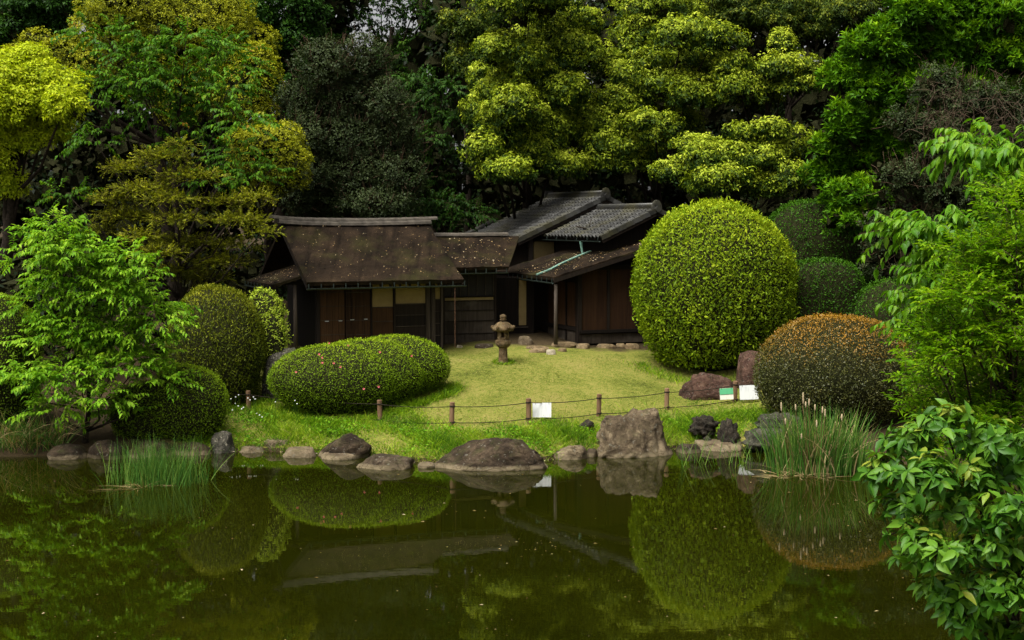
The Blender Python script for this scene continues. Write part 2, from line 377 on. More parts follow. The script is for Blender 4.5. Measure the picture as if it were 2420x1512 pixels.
M_glossO = leaf_mat('leaf_glossy_single', [(0.0, (0.025, 0.085, 0.005)), (0.5, (0.055, 0.155, 0.009)), (1.0, (0.125, 0.26, 0.018))], 0.25, 0.42, 0.2, True, 0.0)
M_cher2 = leaf_mat('leaf_near_cherry', [(0.0, (0.04, 0.14, 0.005)), (0.5, (0.11, 0.27, 0.009)), (1.0, (0.24, 0.40, 0.02))], 0.4, 0.4, 0.2)
M_cherO = leaf_mat('leaf_near_cherry_single', [(0.0, (0.05, 0.16, 0.006)), (0.5, (0.12, 0.28, 0.010)), (1.0, (0.25, 0.40, 0.02))], 0.4, 0.4, 0.2, True, 0.0)
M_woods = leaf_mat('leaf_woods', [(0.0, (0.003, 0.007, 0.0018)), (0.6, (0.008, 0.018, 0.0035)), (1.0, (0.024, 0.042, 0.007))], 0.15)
M_grass = leaf_mat('blade_grass', [(0.0, (0.05, 0.13, 0.006)), (0.5, (0.17, 0.32, 0.010)), (0.85, (0.35, 0.46, 0.022)), (1.0, (0.42, 0.37, 0.12))], 0.3)
M_lawn = leaf_mat('blade_lawn', [(0.0, (0.075, 0.125, 0.010)), (0.5, (0.18, 0.215, 0.032)), (1.0, (0.36, 0.30, 0.12))], 0.2)
M_reed = leaf_mat('blade_reed', [(0.0, (0.035, 0.11, 0.016)), (0.6, (0.085, 0.20, 0.03)), (1.0, (0.18, 0.27, 0.045))], 0.25, patch=0.0)
M_straw = leaf_mat('blade_straw', [(0.0, (0.20, 0.14, 0.06)), (1.0, (0.52, 0.41, 0.20))], 0.2, patch=0.0)
M_dry = leaf_mat('fallen_leaf', [(0.0, (0.16, 0.09, 0.03)), (0.5, (0.40, 0.28, 0.13)), (1.0, (0.72, 0.62, 0.45))], 0.1, patch=0.0)
M_pink = plain_mat('petal_pink', (0.55, 0.10, 0.10), (0.75, 0.2, 0.2), 8, 0.6)
M_white = plain_mat('petal_white', (0.7, 0.7, 0.68), (0.85, 0.85, 0.82), 8, 0.7)

# ================================================================== THE SETTING
def ground_material():
    m, t, out = new_mat('ground_soil_and_turf'); v = coord(t)
    g = t.nodes.new('ShaderNodeNewGeometry'); sx = t.nodes.new('ShaderNodeSeparateXYZ'); t.links.new(g.outputs['Position'], sx.inputs[0])
    n1 = nse(t, 0.55, 5, 0.6, v); n2 = nse(t, 7.0, 6, 0.75, v); n3 = nse(t, 28.0, 3, 0.7, v)
    f = mth(t, 'ADD', mth(t, 'MULTIPLY', n1, 0.35), mth(t, 'ADD', mth(t, 'MULTIPLY', n2, 0.45), mth(t, 'MULTIPLY', n3, 0.35)))
    turf = ramp(t, [(0.43, (0.032, 0.040, 0.006)), (0.54, (0.125, 0.145, 0.020)), (0.62, (0.20, 0.19, 0.042)), (0.74, (0.26, 0.18, 0.08))], f)
    soil = ramp(t, [(0.35, (0.012, 0.009, 0.005)), (0.7, (0.060, 0.042, 0.020))], f)
    # bare soil under the trees behind and beside the lawn, and below the water line
    yy = mth(t, 'ADD', sx.outputs[1], mth(t, 'MULTIPLY', mth(t, 'SUBTRACT', n1, 0.5), 5.0))
    bare = ramp(t, [(0.0, (0, 0, 0)), (1.0, (1, 1, 1))], mth(t, 'MULTIPLY', mth(t, 'SUBTRACT', yy, 50.9), 0.9))
    xx = mth(t, 'ADD', sx.outputs[0], mth(t, 'MULTIPLY', mth(t, 'SUBTRACT', n1, 0.5), 3.0))
    side = mth(t, 'MAXIMUM', mth(t, 'MULTIPLY', mth(t, 'SUBTRACT', mth(t, 'MULTIPLY', xx, -1.0), 8.5), 0.8, True), mth(t, 'MULTIPLY', mth(t, 'SUBTRACT', xx, 8.0), 0.8, True))
    wet = mth(t, 'LESS_THAN', sx.outputs[2], 0.1)
    mk = mth(t, 'MAXIMUM', mth(t, 'MAXIMUM', bare, side), wet, True)
    bsdf(t, out, mix(t, turf, soil, mk), 0.95, 0.1, bump(t, f, 0.7, 0.05)); return m
def build_ground():
    xs = np.unique(np.concatenate([np.linspace(-600, -40, 12), np.linspace(-40, -16, 25), np.linspace(-16, 18, 120), np.linspace(18, 45, 20), np.linspace(45, 600, 12)]))
    ys = np.unique(np.concatenate([np.linspace(-200, -10, 8), np.linspace(-10, 36, 60), np.linspace(36, 53, 90), np.linspace(53, 110, 40), np.linspace(110, 900, 10)]))
    X, Yg = np.meshgrid(xs, ys); Z = ground_z(X, Yg)
    V = np.stack([X, Yg, Z], -1).reshape(-1, 3); nx = len(xs); i, j = np.meshgrid(np.arange(len(ys) - 1), np.arange(nx - 1), indexing='ij')
    a = (i * nx + j).ravel(); F = np.stack([a, a + 1, a + nx + 1, a + nx], 1)
    o = link('ground', mesh_np('ground', V, F, smooth=True), ground_material()); tag(o, kind='structure'); return o
build_ground()
def water_material():
    m, t, out = new_mat('pond_water')
    v1 = coord(t, (1.0, 2.2, 1.0)); n1 = nse(t, 3.2, 2, 0.5, v1); v2 = coord(t, (0.16, 0.5, 1.0)); n2 = nse(t, 1.0, 2, 0.5, v2)
    h = mth(t, 'ADD', mth(t, 'MULTIPLY', n1, 0.35), mth(t, 'MULTIPLY', n2, 1.0))
    murk = ramp(t, [(0.35, (0.0086, 0.0100, 0.0004)), (0.7, (0.0120, 0.0135, 0.0006))], nse(t, 0.25, 3, 0.5, coord(t)))
    p = bsdf(t, out, murk, 0.012, 0.5, bump(t, h, 1.0, 0.0009)); p.inputs['IOR'].default_value = 1.46; return m
wv = MB(); wv.quad((-80, 15, 0), (60, 15, 0), (60, 48, 0), (-80, 48, 0))
tag(wv.build('water', water_material()), kind='structure')

# ================================================================== BUILDINGS (axes s along the front, t away from the viewer, turned 22 degrees)
PHI = math.radians(22); CF, SF = math.cos(PHI), math.sin(PHI)
E1 = Vector((CF, SF, 0)); E2 = Vector((-SF, CF, 0)); E3 = Vector((0, 0, 1))
def H(s, t, z): return E1 * s + E2 * t + E3 * z
def S_at(px, t):
    a, dy, dz = ray(px, 640); a = a / dy
    return t * (SF + a * CF) / (CF - a * SF)
def Z_at(px, py, t):
    s = S_at(px, t); return W(px, py, s * SF + t * CF).z
def hbox(name, s0, s1, t0, t1, z0, z1, mat, parent):
    m = MB(); m.box(H((s0 + s1) / 2, (t0 + t1) / 2, (z0 + z1) / 2), (abs(s1 - s0) / 2, abs(t1 - t0) / 2, abs(z1 - z0) / 2), (E1, E2, E3))
    return m.build(name, mat, parent)
def bark_roof_mat():
    m, t, out = new_mat('bark_shingle_roof')
    v = coord(t, (1, 1, 1), rot=(0, 0, -PHI)); vs = coord(t, (3.0, 60, 60), rot=(0, 0, -PHI))
    n1 = nse(t, 1.1, 6, 0.65, v); n2 = nse(t, 1.0, 4, 0.7, vs); n3 = nse(t, 34, 3, 0.75, v)
    f = mth(t, 'ADD', mth(t, 'MULTIPLY', n1, 0.4), mth(t, 'ADD', mth(t, 'MULTIPLY', n2, 0.35), mth(t, 'MULTIPLY', n3, 0.35)))
    c = ramp(t, [(0.36, (0.0032, 0.0023, 0.0016)), (0.50, (0.0115, 0.0076, 0.0046)), (0.62, (0.031, 0.0195, 0.011)), (0.76, (0.11, 0.072, 0.04))], f)
    st = nse(t, 1.0, 4, 0.65, coord(t, (2.6, 0.18, 0.3), rot=(0, 0, -PHI))); c = mix(t, c, mix(t, c, (0.45, 0.45, 0.45), 1.0, 'MULTIPLY'), ramp(t, [(0.46, (0, 0, 0)), (0.62, (1, 1, 1))], st)); ms = nse(t, 0.7, 4, 0.6, v); c = mix(t, c, (0.040, 0.038, 0.010), mth(t, 'MULTIPLY', ramp(t, [(0.5, (0, 0, 0)), (0.7, (1, 1, 1))], ms), 0.5))
    bsdf(t, out, c, 0.95, 0.08, bump(t, f, 1.0, 0.05)); return m
M_roof = bark_roof_mat()
M_black = wood_mat('shaded_gable_wood', (0.002, 0.0015, 0.001), (0.008, 0.0055, 0.004))  # dark wood made blacker to paint the shade on the gable side
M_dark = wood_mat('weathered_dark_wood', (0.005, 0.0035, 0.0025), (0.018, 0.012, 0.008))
M_board = wood_mat('grey_board_wood', (0.02, 0.015, 0.010), (0.055, 0.042, 0.030), weather=(0.075, 0.062, 0.048))
M_door = wood_mat('brown_door_wood', (0.014, 0.0065, 0.003), (0.062, 0.029, 0.011))
M_panel = wood_mat('red_brown_panel_wood', (0.024, 0.0105, 0.0045), (0.054, 0.0245, 0.009), scale=6)
M_post = wood_mat('post_wood', (0.03, 0.022, 0.016), (0.085, 0.066, 0.05))
M_plast = plain_mat('ochre_plaster', (0.20, 0.145, 0.06), (0.26, 0.19, 0.08), 3, 0.95, 0.1, 0.1)
M_tile = None
def tile_mat():
    m, t, out = new_mat('grey_roof_tile'); oi = t.nodes.new('ShaderNodeObjectInfo'); v = coord(t)
    n = nse(t, 9, 5, 0.65, v); f = mth(t, 'ADD', mth(t, 'MULTIPLY', n, 0.55), mth(t, 'MULTIPLY', oi.outputs['Random'], 0.45))
    c = ramp(t, [(0.2, (0.012, 0.0115, 0.010)), (0.5, (0.034, 0.033, 0.030)), (0.85, (0.085, 0.083, 0.077))], f)
    gg = t.nodes.new('ShaderNodeNewGeometry'); ms = nse(t, 0.8, 4, 0.6, gg.outputs['Position'])
    c = mix(t, c, (0.055, 0.050, 0.022), mth(t, 'MULTIPLY', ramp(t, [(0.46, (0, 0, 0)), (0.62, (1, 1, 1))], ms), 0.65))
    bsdf(t, out, c, 0.42, 0.35, bump(t, n, 0.3, 0.01)); return m
M_tile = tile_mat()
M_cap = plain_mat('ridge_tile_brown_grey', (0.032, 0.026, 0.019), (0.10, 0.083, 0.063), 5, 0.7, 0.3, 0.5, 0.02)
M_copper = plain_mat('green_copper', (0.07, 0.15, 0.11), (0.20, 0.34, 0.27), 9, 0.6, 0.4)
M_gutter = plain_mat('dull_green_copper_gutter', (0.007, 0.011, 0.009), (0.024, 0.036, 0.028), 9, 0.55, 0.4)
M_metal = plain_mat('grey_latch_metal', (0.35, 0.35, 0.34), (0.5, 0.5, 0.48), 9, 0.5, 0.5)
M_rust = plain_mat('rusty_iron_chain', (0.07, 0.035, 0.02), (0.16, 0.08, 0.04), 12, 0.8, 0.3)
M_glass = plain_mat('dark_paper_screen', (0.012, 0.010, 0.008), (0.02, 0.016, 0.012), 4, 0.7, 0.2)

def slab(name, a, b, c, d, thick, mat, parent, nu=34, nv=16, rough=0.014, seed=1, curve=0.0):
    """thick roof slab, a-b the eave, d-c the ridge side; uneven surface, slightly hollow"""
    a, b, c, d = map(Vector, (a, b, c, d)); nrm = (b - a).cross(d - a).normalized()
    if nrm.z < 0: nrm = -nrm
    m = MB(); n0 = (nu + 1) * (nv + 1)
    for lay in (0, 1):
        for j in range(nv + 1):
            for i in range(nu + 1):
                u, w = i / nu, j / nv; p = a.lerp(b, u).lerp(d.lerp(c, u), w)
                p = p - Vector((0, 0, 1)) * curve * math.sin(w * math.pi)
                if lay == 0: p = p + nrm * (noise.noise(p * 2.3 + Vector((seed, 0, 0))) * rough * 1.6 + noise.noise(p * 9) * rough)
                else: p = p - nrm * thick
                m.V.append(p)
    st = nu + 1
    for j in range(nv):
        for i in range(nu):
            k = j * st + i; m.F.append([k, k + 1, k + st + 1, k + st]); q = n0 + k; m.F.append([q, q + st, q + st + 1, q + 1])
    for i in range(nu):
        m.F.append([i, n0 + i, n0 + i + 1, i + 1]); k = nv * st + i; m.F.append([k, k + 1, n0 + k + 1, n0 + k])
    for j in range(nv):
        k = j * st; m.F.append([k, k + st, n0 + k + st, n0 + k]); k = j * st + nu; m.F.append([k, n0 + k, n0 + k + st, k + st])
    return m.build(name, mat, parent)
def ridge_caps(parent, mat, p0, p1, n, r, sag=0.0, lift=0.0, name='ridge_tile', seed=3, flat=0.75):
    """half-round cap tiles end to end along a ridge, each its own piece"""
    rr = random.Random(seed); p0, p1 = Vector(p0), Vector(p1); out = []
    def pt(u): return p0.lerp(p1, u) + Vector((0, 0, -sag * math.sin(u * math.pi) + lift * max(0, 0.25 - u) ** 2 * 16))
    side = (p1 - p0).cross(Vector((0, 0, 1))).normalized()
    for i in range(n):
        a, b = pt(i / n), pt((i + 1) / n) ; d = (b - a); a2 = a + d * 0.006; b2 = b + d * 0.05
        m = MB(); k = 7; ra = r * rr.uniform(0.97, 1.0); rb = ra * 1.04; dz = rr.uniform(-0.003, 0.003)
        for (q, rad) in ((a2, rb), (b2, ra)):
            for j in range(k):
                an = math.pi * j / (k - 1); m.V.append(q + side * math.cos(an) * rad + Vector((0, 0, math.sin(an) * rad * flat * 1.3 + dz)))
        for j in range(k - 1): m.F.append([j, j + 1, k + j + 1, k + j])
        m.F.append(list(range(k))[::-1]); m.F.append(list(range(k, 2 * k)))
        out.append(m.build(name, mat, parent, False))
    return out
def gutter(parent, a, b, brackets, mat=None, r=0.05, nm='gutter', drop=0.13):
    """half-pipe under an eave with hanging straps"""
    mat = mat or M_gutter; a, b = Vector(a), Vector(b); d = (b - a).normalized(); side = d.cross(Vector((0, 0, 1))).normalized(); m = MB(); k = 7
    for q in (a, b):
        for rad in (r, r * 0.85):
            for j in range(k):
                an = math.pi * j / (k - 1); m.V.append(q + side * math.cos(an) * rad - Vector((0, 0, math.sin(an) * rad)))
    for j in range(k - 1):
        m.F.append([j, j + 1, 2 * k + j + 1, 2 * k + j]); m.F.append([k + j, 3 * k + j, 3 * k + j + 1, k + j + 1])
    m.F.append([0, 2 * k, 3 * k, k]); m.F.append([k - 1, 2 * k - 1, 4 * k - 1, 3 * k - 1])
    g = m.build(nm, mat, parent)
    for i in range(brackets):
        p = a.lerp(b, (i + 0.15) / (brackets - 0.7)) if brackets > 1 else a
        mb = MB(); mb.box(p + Vector((0, 0, drop * 0.5 - 0.01)) - side * 0, (0.014, 0.012, drop * 0.5 + 0.03), (d, side, Vector((0, 0, 1))))
        o = mb.build('gutter_bracket', mat, g)
    return g

GZ = 2.1
# ---------------------------------------------------------------- tea house
s0, s1, te, ze, tr, zr = 11.43, 17.01, 46.57, 4.54, 50.35, 6.45
tea = thing('tea_house', H(14, 49.5, GZ), 'dark wooden tea house with a bark shingle gable roof and two plank doors', 'tea house')
roof = slab('roof', H(s0, te, ze), H(s1, te, ze), H(s1, tr, zr), H(s0, tr, zr), 0.15, M_roof, tea, 60, 30, 0.016, 1, 0.05)
slab('roof', H(s0, tr, zr), H(s1, tr, zr), H(s1, 2 * tr - te, ze), H(s0, 2 * tr - te, ze), 0.15, M_roof, tea, 20, 10, 0.014, 2)
ridge_caps(roof, M_cap, H(s0 - 0.10, tr, zr + 0.00), H(s1 + 0.02, tr, zr + 0.02), 13, 0.19, 0.05, 0.05)
ridge_caps(roof, M_cap, H(s0 - 0.42, tr, zr + 0.17), H(s1 + 0.28, tr, zr + 0.17), 14, 0.12, 0.06, 0.06, seed=8)
gutter(tea, H(s0 - 0.02, te - 0.07, ze - 0.22), H(s1 + 0.06, te - 0.07, ze - 0.20), 14, r=0.055)
# bargeboards under the verges and eave board
for (ss) in (s0 + 0.03, s1 - 0.03):
    m = MB(); a, b = H(ss, te + 0.05, ze - 0.2), H(ss, tr, zr - 0.2); d = (b - a); m.box((a + b) / 2, (0.03, d.length / 2, 0.06), (E1, d.normalized(), E1.cross(d.normalized()))); m.build('bargeboard', M_dark, tea)
for i in range(16):
    ss = s0 + 0.2 + i * (s1 - s0 - 0.4) / 15; m = MB(); a, b = H(ss, te + 0.12, ze - 0.19), H(ss, 48.6, ze - 0.19 + (48.6 - te - 0.12) * (zr - ze) / (tr - te))
    d = (b - a); m.box((a + b) / 2, (0.03, d.length / 2, 0.035), (E1, d.normalized(), E1.cross(d.normalized()))); m.build('rafter', M_dark, tea)
TW = 47.6                                              # front wall plane
def twall(px0, px1, z0, z1, mat, name, dt=0.0, th=0.06, parent=None):
    return hbox(name, S_at(px0, TW), S_at(px1, TW), TW + dt, TW + dt + th, z0, z1, mat, parent or tea)
ztop = 5.0
hbox('wall', S_at(746, TW), S_at(1047, TW), TW + 0.10, TW + 0.16, GZ - 0.3, ztop, M_dark, tea)
gw = MB(); sg = 12.25
gw.V = [H(sg, TW + 0.1, GZ - .3), H(sg, 53.0, GZ - .3), H(sg, 53.0, ze + .2), H(sg, tr, zr - 0.25), H(sg, TW + .1, ze + 0.2),
        H(sg + .08, TW + 0.1, GZ - .3), H(sg + .08, 53.0, GZ - .3), H(sg + .08, 53.0, ze + .2), H(sg + .08, tr, zr - 0.25), H(sg + .08, TW + .1, ze + 0.2)]
gw.F = [[0, 1, 2, 3, 4], [9, 8, 7, 6, 5], [0, 5, 6, 1], [1, 6, 7, 2], [2, 7, 8, 3], [3, 8, 9, 4], [4, 9, 5, 0]]
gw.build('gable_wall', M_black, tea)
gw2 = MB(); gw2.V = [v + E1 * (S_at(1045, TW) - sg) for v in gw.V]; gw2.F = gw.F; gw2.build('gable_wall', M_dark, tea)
for (a, b, nm) in ((748, 755, 'post'), (875.5, 879, 'post'), (929.5, 934, 'post'), (1006.5, 1016, 'post'), (1018.5, 1028, 'post'), (1041.5, 1046, 'post')):
    twall(a, b, GZ - 0.1, ztop, M_dark if a < 1000 else M_post, nm, -0.03, 0.12)
def zz(px, py): return Z_at(px, py, TW)
for (a, b, yb) in ((880, 929, 725), (934.5, 1006, 717), (1028.5, 1041, 706)):
    twall(a, b, zz((a + b) / 2, yb), ztop, M_plast, 'plaster_panel', 0.05, 0.05)
for (a, b, yb, n) in ((880, 929, 725, 3), (934.5, 1006, 717, 4), (1028.5, 1041, 706, 4)):
    z1 = zz((a + b) / 2, yb) - 0.01; hgt = (z1 - GZ) / n
    for i in range(n):
        twall(a, b, GZ + i * hgt, GZ + (i + 1) * hgt - 0.008, M_dark if a > 900 else M_door, 'board', 0.035 + 0.012 * (i % 2), 0.05)
        twall(a, b, GZ + (i + 1) * hgt - 0.02, GZ + (i + 1) * hgt + 0.004, M_board, 'batten', 0.02, 0.014)
for (a, b) in ((756, 814), (816.5, 875)):
    dr = hbox('door', S_at(a, TW), S_at(b, TW), TW + 0.055, TW + 0.085, GZ + 0.02, 4.35, M_dark, tea)
    n = 4
    for i in range(n):
        pa, pb = a + (b - a) * i / n, a + (b - a) * (i + 1) / n
        twall(pa + 0.25, pb - 0.25, GZ + 0.03, 4.33, M_door, 'plank', 0.02, 0.034, dr)
    for yb in (690.5, 723.5, 757.0, 791.0):
        z = zz((a + b) / 2, yb); twall(a + 0.3, b - 0.3, z - 0.012, z + 0.012, M_board, 'batten', 0.008, 0.02, dr)
for (pa, pb, py) in ((767, 776, 759), (799.5, 808, 758), (827, 836, 755.5), (860, 867.5, 754)):
    z = zz((pa + pb) / 2, py); twall(pa, pb, z - 0.012, z + 0.012, M_metal, 'latch', -0.012, 0.02)
hbox('sill', S_at(748, TW), S_at(1046, TW), TW - 0.05, TW + 0.1, GZ - 0.1, GZ + 0.0, M_dark, tea)
# rain chain: links hung from the gutter end
m = MB(); sc_ = S_at(1075, te - 0.07)
zc = ze - 0.27; k = 0
while zc > GZ + 0.05:
    ax = (E1, E2) if k % 2 else (E2, E1); pts = [H(sc_, te - 0.07, zc) + ax[0] * 0.016 * math.cos(a) + Vector((0, 0, 0.034 * math.sin(a))) for a in np.linspace(0, 2 * math.pi, 7)]
    m.tube(pts, 0.006, 4, False); zc -= 0.058; k += 1
m.build('rain_chain', M_rust, tea)
# pent roof on the gable side with its post
slab('side_pent_roof', H(10.45, 47.45, 4.42), H(10.45, 51.8, 4.42), H(12.3, 51.8, 4.98), H(12.3, 47.45, 4.98), 0.1, M_roof, tea, 30, 12, 0.014, 5)
gutter(tea, H(10.40, 47.4, 4.24), H(10.40, 51.8, 4.24), 9, r=0.04)
mp_ = MB(); mp_.tube([H(11.3, 47.75, GZ - 0.1), H(11.3, 47.75, 3.4), H(11.29, 47.75, 4.62)], [0.075, 0.07, 0.065], 8); mp_.build('post', M_post, tea, True)
hbox('beam', 10.6, 12.3, 47.68, 47.82, 4.40, 4.50, M_dark, tea)

# ---------------------------------------------------------------- tiled house with its lower bark roof, and the link wing
cor = thing('link_wing', H(19, 50, GZ), 'low wooden link wing with bark roof and barred window between tea house and tiled house', 'link wing')
TC = 48.9
cr = slab('roof', H(16.6, 47.95, 4.92), H(19.25, 47.95, 4.92), H(20.7, 50.5, 6.0), H(16.6, 50.5, 6.0), 0.13, M_roof, cor, 40, 18, 0.014, 7, 0.03)
ridge_caps(cr, M_cap, H(16.5, 50.5, 6.02), H(20.2, 50.5, 6.02), 13, 0.13, 0.02, 0.0, seed=11)
slab('roof', H(16.6, 50.5, 6.0), H(20.2, 50.5, 6.0), H(20.2, 53, 4.92), H(16.6, 53, 4.92), 0.13, M_roof, cor, 10, 6)
gutter(cor, H(17.1, 47.9, 4.70), H(19.2, 47.9, 4.71), 6, r=0.045)
def cwall(px0, px1, z0, z1, mat, name, dt=0.0, th=0.05, parent=None):
    return hbox(name, S_at(px0, TC), S_at(px1, TC), TC + dt, TC + dt + th, z0, z1, mat, parent or cor)
hbox('wall', S_at(1046, TC), S_at(1171, TC), TC + 0.1, TC + 0.16, GZ - 0.3, 5.2, M_dark, cor)
zc_ = lambda py: Z_at(1110, py, TC)
rows = [811.5, 788, 758, 733.5, 710.5]
for i in range(4):
    z0, z1 = zc_(rows[i]), zc_(rows[i + 1]); nb = (5, 4, 3, 4)[i]
    for k in range(nb):
        a = 1051 + (1169 - 1051) * k / nb; b = 1051 + (1169 - 1051) * (k + 1) / nb
        cwall(a + 0.2, b - 0.2, z0 + 0.006, z1 - 0.006, M_board, 'board', 0.045 - 0.02 * (3 - i) / 3 + 0.004 * (k % 2), 0.04)
    cwall(1050.5, 1169.5, z1 - 0.012, z1 + 0.012, M_dark, 'batten', 0.0, 0.022)
cwall(1048, 1167, zc_(709.5), zc_(703), M_plast, 'plaster_strip', 0.05, 0.05)
wn = cwall(1046, 1168, zc_(702), 5.0, M_glass, 'window', 0.06, 0.03)
cwall(1046, 1168, zc_(702.5), zc_(699), M_dark, 'window_sill', 0.0, 0.06, wn)
for px in (1047, 1068.5, 1088, 1108, 1127.5, 1148, 1167): cwall(px - 0.9, px + 0.9, zc_(699), 5.0, M_board, 'window_bar', 0.01, 0.03, wn)
for px in (1048.5, 1170.5): cwall(px - 2.2, px + 2.2, GZ - 0.1, 5.1, M_dark, 'post', -0.02, 0.10)
# recess to the right of the link wing
TR2 = 50.0
hbox('wall', S_at(1168, TR2), S_at(1262, TR2), TR2, TR2 + 0.08, GZ - 0.3, 4.42, M_dark, cor)
hbox('plaster_panel', S_at(1226, TR2), S_at(1243, TR2), TR2 - 0.03, TR2 - 0.003, Z_at(1234, 768, TR2), 4.4, M_plast, cor)
hbox('threshold', S_at(1180, TR2), S_at(1246, TR2), TR2 - 0.10, TR2 - 0.03, Z_at(1234, 774, TR2), Z_at(1234, 771.5, TR2), M_board, cor)

hou = thing('tiled_house', H(24, 51, GZ), 'wooden house with two grey tiled gable roofs above a lower bark roof', 'house')
SEV, TVG = 20.49, 46.73
LR = slab('lower_roof', H(SEV, TVG, 4.57), H(SEV, 52.6, 4.57), H(26.2, 52.6, 6.17), H(26.2, TVG, 6.17), 0.13, M_roof, hou, 40, 40, 0.016, 9, 0.02)
slab('lower_roof', H(26.2, TVG, 6.17), H(26.2, 52.6, 6.17), H(31.4, 52.6, 4.7), H(31.4, TVG, 4.7), 0.13, M_roof, hou, 14, 10)
ml = MB(); ml.tube([H(26.2, TVG - 0.25, 6.26), H(26.2, 50, 6.26)], 0.13, 10); ml.build('ridge_log', M_cap, hou, True)
gutter(hou, H(SEV - 0.06, TVG - 0.05, 4.36), H(SEV - 0.06, 51.0, 4.40), 10, r=0.05)
m = MB(); a, b = H(SEV, TVG + .03, 4.42), H(26.2, TVG + .03, 6.02); d = (b - a); m.box((a + b) / 2, (d.length / 2, 0.035, 0.07), (d.normalized(), E2, d.normalized().cross(E2))); m.build('bargeboard', M_dark, hou)
m = MB(); m.tube([H(20.62, TVG + 0.1, 4.3), H(20.62, TVG + 0.1, 3.2), H(20.62, TVG + 0.1, GZ + 0.02)], [0.06, 0.065, 0.075], 8); m.build('post', M_post, hou, True)
SW, TF = 21.8, 47.28
def fwall(px0, px1, z0, z1, mat, name, dt=0.0, th=0.05, parent=None):
    return hbox(name, S_at(px0, TF), S_at(px1, TF), TF + dt, TF + dt + th, z0, z1, mat, parent or hou)
zf = lambda py: Z_at(1430, py, TF)
fw = MB(); sR = 30.6
fw.V = [H(SW, TF + .12, GZ - .3), H(sR, TF + .12, GZ - .3), H(sR, TF + .12, 4.75), H(26.2, TF + .12, 5.98), H(SW, TF + .12, 4.75),
        H(SW, TF + .2, GZ - .3), H(sR, TF + .2, GZ - .3), H(sR, TF + .2, 4.75), H(26.2, TF + .2, 5.98), H(SW, TF + .2, 4.75)]
fw.F = [[0, 1, 2, 3, 4][::-1], [5, 6, 7, 8, 9], [0, 5, 6, 1], [1, 6, 7, 2], [2, 7, 8, 3], [3, 8, 9, 4], [4, 9, 5, 0]]
fw.build('front_wall', M_dark, hou)
hbox('side_wall', SW, SW + 0.08, TF + 0.2, 52.5, GZ - 0.3, 4.85, M_dark, hou)
fwall(1366, 1375, GZ - 0.05, 4.85, M_dark, 'corner_post', -0.02, 0.16)
z_s0, z_s1 = zf(786), zf(779)
for (a, b) in ((1375.5, 1435.5), (1442.5, 1503), (1509, 1570)):
    pn = fwall(a, b, z_s1, zf(637), M_panel, 'sliding_panel', 0.05, 0.04)
    for k in range(2):
        q = a + (b - a) * (k + 1) / 3; fwall(q - 0.25, q + 0.25, z_s1, zf(637), M_door, 'panel_seam', 0.044, 0.005, pn)
for px in (1439, 1506, 1573): fwall(px - 2.8, px + 2.8, z_s1, 4.95, M_dark, 'post', -0.01, 0.11)
fwall(1375, 1600, zf(637) + 0.003, zf(626), M_dark, 'lintel', -0.025, 0.12)
fwall(1368, 1600, z_s0, z_s1 - 0.003, M_dark, 'sill', -0.06, 0.16)
for k in range(8):
    a = 1376 + k * 24; fwall(a + 0.3, a + 23.7, zf(810.5), zf(789), M_board, 'skirt_board', 0.03 + 0.006 * (k % 2), 0.05)
fwall(1375, 1600, zf(789) + 0.003, z_s0 - 0.03, M_dark, 'batten', 0.0, 0.05)
# side wall posts, screens and skirting, seen at a slant
for k, tt in enumerate((47.55, 48.45, 49.35, 50.2)):
    hbox('post', SW - 0.06, SW + 0.05, tt - 0.05, tt + 0.05, GZ, 4.85, M_dark, hou)
    if k < 3:
        hbox('side_panel', SW - 0.025, SW - 0.003, tt + 0.06, tt + 0.84, 2.68, 4.3, M_door, hou)
        hbox('skirt_board', SW - 0.03, SW - 0.004, tt + 0.06, tt + 0.84, GZ, 2.5, M_board, hou)
hbox('sill', SW - 0.09, SW - 0.002, 47.3, 50.4, 2.53, 2.66, M_dark, hou)

